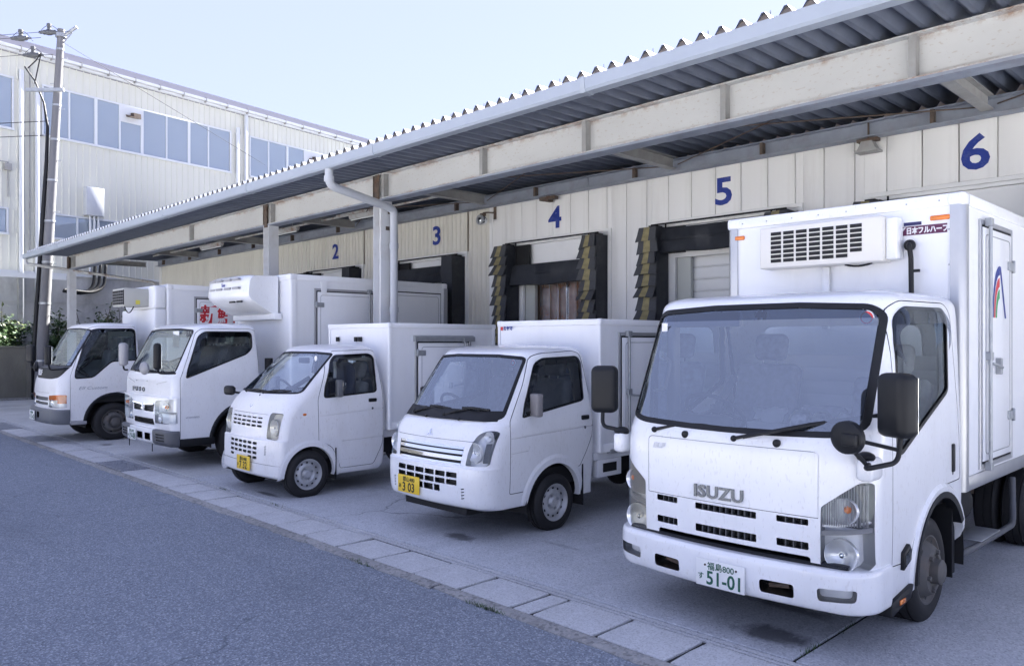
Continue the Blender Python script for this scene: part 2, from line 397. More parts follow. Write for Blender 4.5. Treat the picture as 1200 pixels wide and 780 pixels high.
def mesh_polys(name, sets, parent, loc=None):
    """sets: list of (polys, material, smooth)"""
    idx = {}; V = []; F = []; NL = []; MI = []; me = bpy.data.meshes.new(name); mats = []
    for polys, m, sm in sets:
        if m not in mats: mats.append(m)
        mi = mats.index(m)
        for f in polys:
            ids = []; nl = []
            fn = None
            if not sm:
                a, b, c = f[0][0], f[1][0], f[2][0]; fn = (b - a).cross(c - a)
                fn = fn.normalized() if fn.length > 1e-12 else Vector((0, 0, 1))
            for p, n in f:
                k = (round(p.x, 5), round(p.y, 5), round(p.z, 5))
                if k not in idx: idx[k] = len(V); V.append(tuple(p))
                if ids and idx[k] == ids[-1]: continue
                ids.append(idx[k]); nl.append(tuple(fn if fn is not None else n))
            if len(ids) > 1 and ids[0] == ids[-1]: ids.pop(); nl.pop()
            if len(set(ids)) < 3 or len(set(ids)) != len(ids): continue
            F.append(ids); NL += nl; MI.append(mi)
    me.from_pydata(V, [], F)
    for p, mi in zip(me.polygons, MI): p.use_smooth = True; p.material_index = mi
    for m in mats: me.materials.append(M[m] if isinstance(m, str) else m)
    me.normals_split_custom_set(NL)
    o = bpy.data.objects.new(name, me); COL.objects.link(o)
    if parent is not None: o.parent = parent
    if loc: o.location = loc
    return o
# ------------------------------------------------------------------ ground
M['asphalt'] = ground_mat('asphalt', (.205, .232, .272), (.62, .65, .70), .52, 100, .14, .4, .7, stains=(), crack=.45, scuff=(.25, .9, 1))
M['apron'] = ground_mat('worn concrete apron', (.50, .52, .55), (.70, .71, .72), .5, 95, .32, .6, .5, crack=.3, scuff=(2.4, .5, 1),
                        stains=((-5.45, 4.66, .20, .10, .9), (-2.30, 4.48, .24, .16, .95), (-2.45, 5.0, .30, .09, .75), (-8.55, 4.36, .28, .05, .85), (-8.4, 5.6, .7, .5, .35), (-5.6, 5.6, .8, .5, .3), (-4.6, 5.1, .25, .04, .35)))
M['slab'] = ground_mat('pale concrete slab', (.54, .55, .55), (.40, .40, .38), .35, 60, .38, .5, .3, scuff=(2.2, .5, 1),
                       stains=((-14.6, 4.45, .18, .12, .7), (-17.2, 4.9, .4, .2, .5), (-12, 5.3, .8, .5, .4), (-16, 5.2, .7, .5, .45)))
M['cover'] = ground_mat('concrete drain cover', (.58, .59, .60), (.42, .42, .41), .5, 110, .22, 1.1, .4)
M['kerb'] = ground_mat('rough kerb concrete', (.34, .34, .33), (.40, .38, .35), .7, 45, .4, 1.5, 1.0)
def struct(name, mb, m, parent=None, **k): o = mb.build(name, m, parent, **k); o['kind'] = 'structure'; return o
g = MB(); NX = 60
g.add([(-400, -400, 0), (400, -400, 0), (400, 400, 0), (-400, 400, 0)], [(0, 1, 2, 3)])
struct('asphalt_road', g, 'asphalt')
M['yard'] = ground_mat('pale bounce yard concrete', (.50, .49, .47), (.55, .55, .54), .3, 40, .2, .4, .3)
struct('bounce_yard', MB().box(-60, 40, -70, -1.2, -.1, .004).box(3.5, 40, -1.2, 40, -.1, .004), 'yard')  # unseen pale ground added to bounce daylight onto the trucks
apron = struct('concrete_apron', MB().box(-30, 16, 4.19, 9.6, -.12, .004), 'dark')
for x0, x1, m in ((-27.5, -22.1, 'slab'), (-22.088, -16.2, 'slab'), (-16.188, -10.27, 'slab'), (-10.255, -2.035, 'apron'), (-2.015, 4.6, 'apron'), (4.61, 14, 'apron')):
    MB().box(x0, x1, 4.195, 9.6, -.1, .016).build('slab', m, apron, bevel=.005, seg=1)
kerb = struct('kerb_strip', MB().box(-40, 14, 3.66, 4.10, -.12, .002), 'dark')
rng = random.Random(3)
x = -40.
while x < 14:
    l = 1.9 + rng.random() * .5; n = 14; vs = []; fs = []
    for i in range(n + 1):
        e = rng.uniform(-.018, .012) if rng.random() < .8 else rng.uniform(-.035, .0)
        xx = x + (l - .01) * i / n
        vs += [(xx, 3.555 - e, -.05), (xx, 3.557 - e, .004 + rng.uniform(-.003, .005)), (xx, 3.60 + e * .3, .014), (xx, 3.668, .014), (xx, 3.668, -.05)]
    for i in range(n):
        for j in range(4): fs.append((i * 5 + j, i * 5 + j + 1, i * 5 + 6 + j, i * 5 + 5 + j))
    m_ = MB(); m_.add(vs, fs); m_.build('kerb_block', 'kerb', kerb); x += l
drain = struct('drain_channel', MB().box(-40, 14, 3.67, 4.18, -.14, -.005), 'dark')
xs = [-6.51, -5.95, -5.40, -4.85, -4.31, -3.765, -3.585, -3.04, -2.52]
while xs[-1] < 9: xs.append(xs[-1] + .545)
grates = [(-12.72, -11.5), (-16.95, -15.65), (-20.2, -18.7), (-24.4, -23.2)]
left = [-6.51]
while left[-1] > -34: left.append(left[-1] - .55)
xs = left[::-1][:-1] + xs
protos = {}; gap = []
M['grate'] = mat('grate steel', (.36, .38, .42), .55, metal=.3, var=.3, vscale=9)
for a, b in zip(xs[:-1], xs[1:]):
    c = (a + b) / 2
    if any(u < c < v for u, v in grates): gap.append((a, b)); continue
    key = (round(b - a, 2), rng.randrange(3))
    dz = rng.uniform(-.004, .004)
    if key not in protos:
        w = (b - a) / 2 - .010; e = lambda: rng.uniform(0, .012)
        poly = [(-w + e(), .0 + e()), (-.05, e() * .5), (w - e(), 0), (w, .2), (w - e(), .40), (.04, .40 - e() * .4), (-w + e() * 1.4, .40 - e()), (-w, .2)]
        protos[key] = MB().prism(poly, 'z', -.09, 0).build('drain_cover', 'cover', drain, bevel=.006, seg=1, loc=(c, 3.675, .015 + dz))
    else: inst(protos[key], (c, 3.675, .015 + dz), drain, rot=(rng.uniform(-.006, .006), rng.uniform(-.006, .006), rng.uniform(-.006, .006)))
gr = []
for a, b in gap:
    if gr and abs(gr[-1][1] - a) < .01: gr[-1][1] = b
    else: gr.append([a, b])
for u, v in gr:
    u += .012; v -= .012
    m_ = MB(); m_.box(u, v, 3.69, 3.715, -.05, .016); m_.box(u, v, 4.03, 4.055, -.05, .016)
    for i in range(9): y = 3.735 + i * .035; m_.box(u, v, y, y + .016, -.04, .013)
    for i in range(int((v - u) / .1) + 1): xx = u + i * .1; m_.box(xx, xx + .012, 3.69, 4.055, -.035, .0105)
    m_.build('steel_grate', 'grate', drain)
m_ = MB()
for x0 in range(-40, 14, 4): m_.box(x0 + .006, x0 + 3.994, 4.09, 4.12, -.05, .012); m_.box(x0 + .003, x0 + 3.997, 4.142, 4.185, -.05, .009)
m_.build('channel_edge', 'cover', drain)

# ------------------------------------------------------------------ warehouse wall with dock bays
M['cream'] = mat('cream wall panel', (.83, .825, .80), .6, var=.06, vscale=1.5, dirt=.38, dcol=(.47, .44, .39), dscale=3.2, stretch=(1, 1, .10), bump=.12, bscale=60)
M['ribbed'] = mat('cream ribbed sheet', (.72, .70, .62), .5, var=.06, vscale=2, dirt=.25, dcol=(.34, .31, .25), dscale=1.5, stretch=(1, 1, .3))
M['trimw'] = mat('white trim', (.80, .80, .78), .5, dirt=.15, dcol=(.4, .37, .33))
M['shutter'] = mat('white shutter', (.72, .73, .72), .4, dirt=.12, dcol=(.5, .47, .42))
M['fabric'] = mat('black dock fabric', (.022, .025, .032), .6, var=.3, vscale=5, bump=.3, bscale=12, dirt=.3, dcol=(.10, .10, .10), dscale=3)
M['flapm'] = mat('grey flap fabric', (.075, .078, .085), .7, var=.3, vscale=9, dirt=.4, dcol=(.16, .15, .14), dscale=8)
M['yellow'] = mat('worn yellow stripe', (.34, .29, .14), .7, var=.4, vscale=12, dirt=.6, dcol=(.22, .2, .16), dscale=9)
M['strip'] = glass_mat('pvc strip', (.70, .40, .17), 1.45, .15, dirty=.28)
M['bwall'] = mat('bay interior', (.30, .24, .18), .8)
WY = 9.65
M['blockermat'] = mat('dark sun blocker', (.12, .12, .13), .7)
M['jamb'] = mat('grey green jamb', (.50, .52, .49), .5)
wh = thing('warehouse', 'long cream warehouse wall with blue bay numerals under the canopy', 'warehouse', (0, WY, 0))
MB().box(-26.2, 1.2, .32, 16, 0, 5.25).build('building_block', 'bwall', wh)
MB().box(-32, -20, 2.6, 14, 0, 7.0).build('sun_blocker', 'blockermat', wh)  # unseen block added to keep sun off the ground at far left
DOCKS = {2: -15.65, 3: -12.2, 4: -8.80, 5: -5.70, 6: -2.60}
def openings(x0, x1):
    return any(x1 > c - 1.15 and x0 < c + 1.15 for c in DOCKS.values())
# flat panels right of the corner line
px0 = [-10.385, -10.006, -9.62, -9.25, -8.874, -8.487, -8.105, -7.722, -7.345, -6.963, -6.58, -6.19, -5.80, -5.41, -5.02, -4.643, -4.266, -3.883, -3.511, -3.121, -2.738, -2.358]
while px0[-1] < 1.0: px0.append(px0[-1] + .385)
pp = {}
for a, b in zip(px0[:-1], px0[1:]):
    cuts = [q for c in DOCKS.values() for q in (c - 1.17, c + 1.17) if a + .02 < q < b - .02]
    if cuts:
        for u, v in zip([a] + cuts, cuts + [b]):
            fl = not any(c - 1.165 < (u + v) / 2 < c + 1.165 for c in DOCKS.values())
            MB().box(u + (.004 if u == a else 0), v - (.004 if v == b else 0), 0, .05, 0 if fl else 3.50, 4.40).build('wall_panel', 'cream', wh, bevel=.006, seg=2)
        continue
    full = not openings(a, b); k = (round(b - a, 2), full)
    if k in pp: inst(pp[k], ((a + b) / 2, 0, 0), wh)
    else: pp[k] = MB().box(-(b - a) / 2 + .004, (b - a) / 2 - .004, 0, .05, 0 if full else 3.50, 4.40).build('wall_panel', 'cream', wh, bevel=.006, seg=2, loc=((a + b) / 2, 0, 0))
MB().box(-10.385, 1.2, .052, .09, 3.4, 4.4).build('panel_backing', 'bwall', wh)
MB().box(-26.2, -10.40, .045, .09, 3.4, 4.4).build('panel_backing', 'bwall', wh)
# ribbed sheet on the left, in sheets between the bays
def ribbed(x0, x1, z0, z1):
    m_ = MB(); x = x0; pts = []
    while x < x1 - .01:
        pts += [(x, 0.02), (x + .055, 0.02), (x + .068, 0.0), (x + .112, 0.0), (x + .125, .02)]; x += .125
    pts = [p for p in pts if p[0] <= x1 + 1e-6]; vs = []
    for (u, d) in pts: vs += [(u, d, z0), (u, d, z1)]
    return m_.add(vs, [(2 * i, 2 * i + 2, 2 * i + 3, 2 * i + 1) for i in range(len(pts) - 1)])
xs_ = [-26.2, DOCKS[2] - 1.17, DOCKS[2] + 1.17, DOCKS[3] - 1.17, DOCKS[3] + 1.17, -10.40]
for i, (a, b) in enumerate(zip(xs_[:-1], xs_[1:])): ribbed(a, b, 3.47 if i in (1, 3) else 0, 4.40).build('ribbed_sheet', 'ribbed', wh, angle=20)
MB().box(-10.43, -10.35, -.012, .03, 0, 4.4).build('corner_trim', 'trimw', wh, bevel=.004, seg=1)
MB().box(-26.28, -26.12, -.03, .3, 0, 4.45).build('corner_trim', 'trimw', wh, bevel=.004, seg=1)
for n, c in DOCKS.items():
    zt = 3.52 if n > 3 else 3.44
    f = MB(); f.box(c - 1.17, c - 1.11, -.03, .06, .9, zt); f.box(c + 1.11, c + 1.17, -.03, .06, .9, zt); f.box(c - 1.17, c + 1.17, -.028, .058, zt, zt + .05); f.box(c - 1.13, c + 1.13, -.012, .05, zt - .045, zt - .002)
    f.build('bay_frame', 'trimw', wh, bevel=.004, seg=1)
    dz = {4: 2.86}.get(n, 3.02); hw = .80 if n == 4 else .78
    i_ = MB(); i_.box(c - 1.11, c - hw, .02, .07, .9, zt - .05); i_.box(c + hw, c + 1.11, .02, .07, .9, zt - .05); i_.box(c - hw, c + hw, .022, .068, dz, zt - .05)
    i_.build('bay_infill', 'trimw', wh)
    MB().box(c - hw - .01, c - hw + .22, .09, .16, .9, dz).build('door_jamb', 'jamb', wh); MB().box(c + hw - .05, c + hw + .01, .09, .16, .9, dz).build('door_jamb', 'jamb', wh)
    if n != 4:
        for k in range(12):
            z = .95 + k * .175
            if z + .17 > dz + .1: break
            MB().prism([(.20, z), (.185, z + .02), (.185, z + .155), (.20, z + .173)], 'x', c - hw + .2, c + hw - .05).build('shutter_slat', 'shutter', wh)
    else:
        rr = random.Random(5)
        for k in range(13):
            x = c - hw + .26 + k * .10; a = rr.uniform(.2, .7) * (1 if k % 2 else -1)
            t = Matrix.Translation((x, .2 + (k % 2) * .02, 0)) @ Matrix.Rotation(a, 4, 'Z')
            q = MB(); q.add([t @ Vector((-.06 + i * .02, .012 * math.sin(i / 6 * math.pi), z)) for z in (.95, 2.86) for i in range(7)], [(i, i + 1, i + 8, i + 7) for i in range(6)])
            q.build('curtain_strip', 'strip', wh)
        MB().box(c - hw, c + hw, 1.1, 1.2, .9, 3).build('bay_partition', mat('bay partition', (.50, .27, .10), .8, var=.5, vscale=2, stretch=(3, 1, .4)), wh)
    sz = {2: .47, 3: .50, 4: .50, 5: .52, 6: .53}[n]
    xo = {2: -.12, 3: .10, 4: -.17, 5: -.12, 6: -.13}[n]
    text_obj('bay_numeral', str(n), sz, 'bluepr', wh, (c + xo, -.004, 3.70), ext=.002, bold=.011, xs=1.16)
bl = bpy.data.lights.new('bay_lamp', 'POINT'); bl.energy = 200; bl.color = (1, .62, .28); bl.shadow_soft_size = .1
BL = bpy.data.objects.new('bay_lamp', bl); COL.objects.link(BL); BL.location = (-8.45, WY + .75, 2.3)

# ------------------------------------------------------------------ dock shelters
flap0 = MB()
def flap_mesh(w):
    m_ = MB(); vs = []
    for (z, d, e) in ((0, .0, .0), (-.10, -.035, .010), (-.195, -.075, .028)):
        for t in (-.5, -.17, .17, .5):
            vs.append((t * (w + 2 * e), d - .012 * (1 - (2 * t) ** 2) - .002, z - (.012 if abs(t) == .5 and z < -.1 else 0)))
    fs = []; mi = []
    for r in range(2):
        for k in range(3):
            f = (r * 4 + k, r * 4 + k + 1, r * 4 + k + 5, r * 4 + k + 4); fs.append(f); mi.append(1 if k == 1 else 0)
    m_.add(vs, fs); m_.m = mi
    back = [(x, y + .022, z) for x, y, z in vs]; o = len(vs); m_.add(back, [f[::-1] for f in fs]); 
    m_.add([vs[i] for i in (8, 9, 10, 11)] + [back[i] for i in (8, 9, 10, 11)], [(0, 1, 5, 4), (1, 2, 6, 5), (2, 3, 7, 6)])
    m_.add([vs[0], vs[4], vs[8], back[0], back[4], back[8]], [(0, 1, 4, 3), (1, 2, 5, 4)]); m_.add([vs[3], vs[7], vs[11], back[3], back[7], back[11]], [(0, 1, 4, 3), (1, 2, 5, 4)])
    return m_
flapsrc = None
def shelter(n, c, label, flaps, ztop, cur, pads=('l', 'r')):
    global flapsrc
    t = thing('dock_shelter', label, 'dock shelter', (c, WY, 0), group='dock shelters along the warehouse wall')
    for s in pads:
        xc = (-1.03 if s == 'l' else .955); w = .30; d = .30 if flaps else .34
        m_ = MB()
        # fabric pad, slightly creased
        zz = [.95 + (ztop - .95) * i / 14 for i in range(15)]; rr = random.Random(n * 7 + ord(s)); vs = []
        for z in zz:
            a = [rr.uniform(-.008, .008) for _ in range(4)]
            vs += [(xc - w / 2 + a[0], -.002, z), (xc - w / 2 + a[1], -d + a[2], z), (xc, -d + .004 + a[3], z), (xc + w / 2 + a[2], -d + a[0], z), (xc + w / 2 + a[3], -.1 + a[1], z), (xc + w / 2, -.002, z)]
        fs = [(i * 6 + j, i * 6 + (j + 1), i * 6 + 7 + j, i * 6 + 6 + j) for i in range(14) for j in range(5)] + [tuple(range(14 * 6, 14 * 6 + 6)), tuple(range(6))[::-1]]
        pad = m_.add(vs, fs).build('side_pad', 'fabric', t, angle=50)
        if flaps:
            z = ztop - .005; k = 0
            while z > 1.2:
                p = (xc, -d - .012, z)
                if flapsrc is None: flapsrc = flap_mesh(.30).build('flap', ['flapm', 'yellow'], pad, loc=p)
                else: inst(flapsrc, p, pad, rot=(rr.uniform(-.24, .12), rr.uniform(-.10, .10), rr.uniform(-.16, .16)))
                z -= .167; k += 1
        b = MB(); b.box(xc - .06, xc + .06, -.2, -.02, ztop + .004, ztop + .035); b.tube([(xc + (.17 if s == 'l' else -.17), -.1, ztop - .32), (xc + (.17 if s == 'l' else -.17), -.1, ztop + .06)], .012)
        if s == 'l': b.box(xc + .17, xc + .47, -.08, -.03, ztop - .38, ztop + .0)
        b.build('bracket', 'dark', t)
    if cur:
        z0, z1 = cur; rr = random.Random(n); vs = []; N = 16
        for i in range(N + 1):
            x = -.90 + 1.74 * i / N; q = rr.uniform(-.01, .01); sag = .012 * math.sin(i / N * math.pi * 3)
            vs += [(x, -.03, z1), (x, -.15 + q, z1 - .02 + q * .4), (x, -.20 - q, (z0 + z1) / 2 + .01), (x, -.185 + q, (z0 + z1) / 2 - .02), (x, -.235 + q, z0 + sag), (x, -.2, z0 - .012 + sag), (x, -.03, z0 + .02)]
        fs = [(i * 7 + j, i * 7 + j + 1, i * 7 + 8 + j, i * 7 + 7 + j) for i in range(N) for j in range(6)] + [tuple(range(7)), tuple(range(N * 7, N * 7 + 7))[::-1]]
        MB().add(vs, fs).build('head_curtain', 'fabric', t, angle=40)
        h = MB(); h.tube([(-1.1, -.12, ztop + .05), (1.0, -.12, ztop + .05)], .012, 6); h.build('top_rail', 'dark', t)
shelter(2, DOCKS[2], 'black dock shelter below the blue numeral 2', False, 3.40, (2.9, 3.2))
shelter(3, DOCKS[3], 'plain black dock shelter without flaps below the blue numeral 3', False, 3.39, (2.93, 3.27))
shelter(4, DOCKS[4], 'black dock shelter with two columns of yellow striped flaps below the blue numeral 4', True, 3.46, (2.76, 3.13))
shelter(5, DOCKS[5], 'black dock shelter with striped flaps below the blue numeral 5', True, 3.46, (3.08, 3.45))
shelter(6, DOCKS[6], 'dock shelter below the blue numeral 6, hidden behind the largest truck box', True, 3.44, None)

# ------------------------------------------------------------------ canopy
def edge_rust(m):
    nt = m.node_tree; n = nt.nodes; L = nt.links.new; b = n['Principled BSDF']; src = b.inputs['Base Color'].links[0].from_socket
    tc = n.new('ShaderNodeTexCoord'); sx = n.new('ShaderNodeSeparateXYZ'); L(tc.outputs['Object'], sx.inputs[0]); nz = n.new('ShaderNodeTexNoise'); nz.inputs['Scale'].default_value = 3.5; nz.inputs['Detail'].default_value = 8; nz.inputs['Roughness'].default_value = .75; L(tc.outputs['Object'], nz.inputs['Vector'])
    def rg(s, a, c, d, e): r = n.new('ShaderNodeMapRange'); r.inputs[1].default_value = a; r.inputs[2].default_value = c; r.inputs[3].default_value = d; r.inputs[4].default_value = e; L(s, r.inputs[0]); return r.outputs[0]
    def op(o, a, c): r = n.new('ShaderNodeMath'); r.operation = o; L(a, r.inputs[0]); L(c, r.inputs[1]); return r.outputs[0]
    e = op('MAXIMUM', rg(sx.outputs[2], 4.375, 4.425, 0, 1), rg(sx.outputs[2], 4.115, 4.07, 0, 1)); f = op('MULTIPLY', e, rg(nz.outputs[0], .47, .64, 0, .8))
    x = n.new('ShaderNodeMix'); x.data_type = 'RGBA'; L(f, x.inputs[0]); L(src, x.inputs[6]); x.inputs[7].default_value = (.26, .13, .06, 1); L(x.outputs[2], b.inputs['Base Color'])
M['roof'] = mat('galvanised roof sheet', (.13, .15, .20), .55, metal=.0, var=.15, vscale=4)
M['ribend'] = mat('rib end closure', (.20, .17, .15), .7, var=.3, vscale=10)
M['gutter'] = mat('pale gutter', (.36, .40, .46), .42, var=.05, vscale=2, dirt=.12, dcol=(.36, .36, .36), dscale=2)
M['beam'] = mat('cream painted rusting beam', (.58, .585, .575), .6, var=.08, vscale=2, dirt=.07, dcol=(.36, .27, .19), dscale=3.2, speck=.35, spscale=38, stretch=(.5, 1, 1))
edge_rust(M['beam'])
M['bluegrey'] = mat('blue grey steel', (.30, .33, .39), .6, var=.2, vscale=3, dirt=.4, dcol=(.14, .08, .05), dscale=4)
M['joist'] = mat('weathered joist', (.36, .36, .35), .6, var=.2, vscale=4, dirt=.35, dcol=(.25, .18, .12), dscale=5)
M['pipe'] = mat('grey pvc pipe', (.52, .54, .57), .45, var=.06, vscale=4)
cp = thing('loading_canopy', 'long ribbed metal canopy on steel columns over the loading bays', 'canopy', (0, 0, 0))
X0, X1 = -27.3, 1.5
# folded roof sheets
def roof_sheet():
    m_ = MB(); prof = []
    for r in range(3):
        b = r * .2; prof += [(b, 0), (b + .025, 0), (b + .085, .09), (b + .115, .09), (b + .175, 0)]
    prof.append((.6, 0)); vs = []
    for (u, h) in prof: vs += [(u, 6.07, 4.452 + h), (u, 9.95, 4.515 + h)]
    n = len(prof); m_.add(vs, [(2 * i, 2 * i + 2, 2 * i + 3, 2 * i + 1) for i in range(n - 1)])
    m_.add([(x, y, z + .006) for x, y, z in vs], [(2 * i, 2 * i + 1, 2 * i + 3, 2 * i + 2) for i in range(n - 1)])
    return m_
rs = roof_sheet().build('roof_sheet', 'roof', cp, angle=20, loc=(X0, 0, 0))
e = MB()
for r in range(3):
    b = r * .2; e.add([(b + .03, 6.062, 4.456), (b + .17, 6.062, 4.456), (b + .117, 6.10, 4.541), (b + .083, 6.10, 4.541)], [(0, 1, 2, 3)])
e0 = e.build('rib_end', 'ribend', cp, loc=(X0, 0, 0))
bo = MB().tube([(.1, 6.2, 4.55), (.1, 6.2, 4.60)], .006, 6).build('roof_bolt', 'steel', cp, loc=(X0, 0, 0))
nS = int((X1 - X0) / .6)
for i in range(1, nS):
    inst(rs, (X0 + i * .6, 0, 0), cp); inst(e0, (X0 + i * .6, 0, 0), cp); inst(bo, (X0 + i * .6, 0, 0), cp)
gx = [X0 - .05, -23.6, -19.9, -16.2, -12.5, -8.8, -5.1, -1.6, 1.55]
for a, b in zip(gx[:-1], gx[1:]):
    MB().prism([(5.975, 4.44), (5.985, 4.325), (6.005, 4.30), (6.12, 4.30), (6.13, 4.44), (6.115, 4.44), (6.105, 4.315), (6.01, 4.315), (5.99, 4.44)], 'x', a + .002, b - .002).build('gutter', 'gutter', cp, angle=25)
    MB().prism([(5.968, 4.446), (5.978, 4.322), (6.0, 4.292), (6.125, 4.292), (6.138, 4.446)], 'x', b - .03, b + .03).build('gutter_joint', 'gutter', cp)
def hbeam(m_, x0, x1, y, z0, z1, w=.2, tf=.014, tw=.01):
    m_.box(x0, x1, y - w / 2, y + w / 2, z0, z0 + tf); m_.box(x0, x1, y - w / 2, y + w / 2, z1 - tf, z1); m_.box(x0, x1, y - tw / 2, y + tw / 2, z0 + tf, z1 - tf)
BY = 7.24
b_ = MB(); hbeam(b_, X0 + .15, X1, BY, 4.05, 4.445); b_.build('front_beam', 'beam', cp)
b_ = MB(); b_.box(X0 + .15, X1, BY - .106, BY + .106, 4.022, 4.049); b_.build('flange_plate', 'bluegrey', cp)
for x in (-2.39, -4.21, -6.07, -7.9, -10.2, -13.9, -17.7, -22.0, -26.6, -.55, 1.3):
    MB().box(x - .03, x + .03, BY - .098, BY - .006, 4.065, 4.43).build('stiffener', 'joist', cp)
for a, b in ((X0 + 1.2, -18), (-17.99, -8), (-7.99, X1)):
    b_ = MB(); hbeam(b_, a, b, 9.52, 4.215, 4.40, .18); b_.build('wall_beam', 'bluegrey', cp)
for i in range(13):
    x = -25.5 + i * 2.05; MB().box(x - .02, x + .02, 9.43, 9.51, 4.23, 4.385).build('stiffener', 'rustdark', cp)
for x in (-26.9, -22.7, -18.6, -14.5, -10.33, -6.35, -2.4, 1.2):
    j = MB(); j.box(x - .06, x + .06, BY + .1, 9.42, 4.25, 4.262); j.box(x - .06, x + .06, BY + .1, 9.42, 4.40, 4.412); j.box(x - .005, x + .005, BY + .1, 9.42, 4.262, 4.40); j.build('joist', 'joist', cp)
br = []
for a, b in ((-6.35, -2.4), (-10.33, -6.35), (-14.5, -10.33), (-2.4, 1.2)):
    for (ya, yb) in ((BY + .12, 9.4), (9.4, BY + .12)): MB().tube([(a + .1, ya, 4.30), (b - .1, yb, 4.30 + (.02 if ya > yb else 0))], .008, 6).build('brace_rod', 'rustdark', cp)
M['column'] = mat('column paint', (.70, .71, .72), .5, var=.06, vscale=3, dirt=.3, dcol=(.33, .25, .18), dscale=3)
for x in (-10.34, -14.05, -27.0, 1.2):
    c_ = MB(); w = .21; h = w / 2
    c_.box(x - h, x - h + .014, BY - h, BY + h, .02, 4.02); c_.box(x + h - .014, x + h, BY - h, BY + h, .02, 4.02); c_.box(x - h + .014, x + h - .014, BY - .006, BY + .006, .02, 4.02)
    o = c_.build('column', 'column', cp)
    pl = MB(); pl.box(x - .15, x + .15, BY - .15, BY + .15, .0165, .035); pl.build('base_plate', 'joist', o)
    pl = MB(); pl.box(x - .06, x + .06, BY - .115, BY - .1, 3.99, 4.43); pl.box(x - .11, x - .095, BY - .11, BY + .09, 4.051, 4.43)
    for k in range(3): pl.box(x - .05, x - .03, BY - .125, BY - .115, 4.06 + k * .12, 4.08 + k * .12); pl.box(x + .03, x + .05, BY - .125, BY - .115, 4.06 + k * .12, 4.08 + k * .12)
    pl.build('gusset', 'rustdark', o)
# rust patches where brackets were cut off the nearest column
for (z, y) in ((3.82, 7.30), (3.56, 7.26)): MB().box(-10.234, -10.226, y - .035, y + .035, z, z + .06).build('cut_bracket', 'rustdark', cp)
pts = fillet([(-9.98, 6.05, 4.30), (-9.98, 6.05, 4.07), (-10.08, 7.15, 3.90), (-10.09, 7.28, 3.86), (-10.09, 7.28, .1)], .11)
ds = MB().tube(pts, .062, 12).build('downspout', 'pipe', cp, angle=50)
for x, y, z in ((-10.09, 7.28, 3.3), (-10.09, 7.28, 2.3), (-10.09, 7.28, 1.3), (-9.98, 6.05, 4.16)): MB().lathe([(-.04, .062), (-.04, .072), (.04, .072), (.04, .062)], 'z', (x, y, z), 14).build('pipe_collar', 'pipe', ds)
MB().tube(fillet([(-27.25, 6.05, 4.30), (-27.25, 6.05, 4.16), (-26.35, 9.5, 3.72), (-26.35, 9.58, .1)], .12), .045, 10).build('downspout', 'beam', cp, angle=50)
# things under the canopy
for i, (x, lb) in enumerate(((-12.75, 'bare fluorescent batten lamp under the canopy nearest the big column'), (-16.1, 'fluorescent batten lamp under the canopy above bay 2'), (-19.9, 'farthest fluorescent batten lamp under the canopy'))):
    t = thing('batten_lamp', lb, 'lamp', (x, 8.6, 4.2), group='fluorescent lamps under the canopy')
    MB().prism([(-.05, .10), (-.03, .03), (.03, .03), (.05, .10)], 'x', -.63, .63).build('housing', 'beam', t)
    MB().tube([(-.6, 0, .012), (.6, 0, .012)], .014, 10).build('tube', mat('lamp tube', (.8, .82, .82), .3), t)
    MB().box(-.62, -.6, -.02, .02, 0, .04).box(.6, .62, -.02, .02, 0, .04).build('socket', 'ltgrey', t)
    MB().tube([(-.4, 0, .1), (-.4, 0, .22)], .008, 6).tube([(.4, 0, .1), (.4, 0, .22)], .008, 6).build('hanger', 'steel', t)
cd = thing('conduit', 'thin cream conduit run under the canopy between the lamps', 'conduit', (0, 8.62, 4.33))
MB().tube([(-24, 0, 0), (-10.5, 0, 0)], .022, 8).build('pipe', 'beam', cd)
MB().box(-13.9, -12.2, -.035, .035, -.005, .04).build('junction_cover', 'beam', cd)
t = thing('dome_floodlight', 'round glass floodlight on a bracket at the wall joint left of numeral 4', 'floodlight', (-10.42, WY - .18, 3.98))
b_ = MB(); b_.sphere((0, 0, 0), .085, 18, 10); b_.build('globe', 'chrome', t)
b_ = MB(); b_.lathe([(-.09, .05), (-.09, .088), (-.06, .092), (-.055, .03)], 'y', (0, 0, 0), 18); b_.build('rim', 'steel', t)
b_ = MB(); b_.tube(fillet([(0, 0, .08), (0, 0, .13), (.12, .02, .13), (.14, .14, .13), (.14, .165, .2)], .03), .014, 8); b_.box(.11, .17, .16, .178, .02, .25); b_.box(-.04, .04, -.04, .04, .08, .12); b_.build('bracket', 'rustdark', t)
t = thing('horn_speaker', 'rusty grey horn hanging from the wall beam left of numeral 6', 'speaker', (-3.66, WY - .16, 4.16))
b_ = MB(); b_.prism([(-.11, -.10), (.11, -.10), (.06, 0), (-.06, 0)], 'y', -.07, .07); b_.box(-.13, .13, -.09, .09, -.125, -.10); b_.build('horn', 'joist', t)
MB().box(-.12, .12, -.05, .05, 0, .035).tube([(0, 0, .03), (0, 0, .24)], .012, 6).build('hanger', 'rustdark', t)
t = thing('wall_fixture', 'small rusty fixture under the wall beam above numeral 4', 'fixture', (-8.86, WY - .12, 4.17))
MB().box(-.17, .17, -.05, .05, -.02, .03).box(-.04, .04, -.07, .07, -.05, -.02).build('plate', 'rustdark', t); MB().box(-.03, .03, -.03, .03, .03, .05).build('stem', 'rustdark', t)

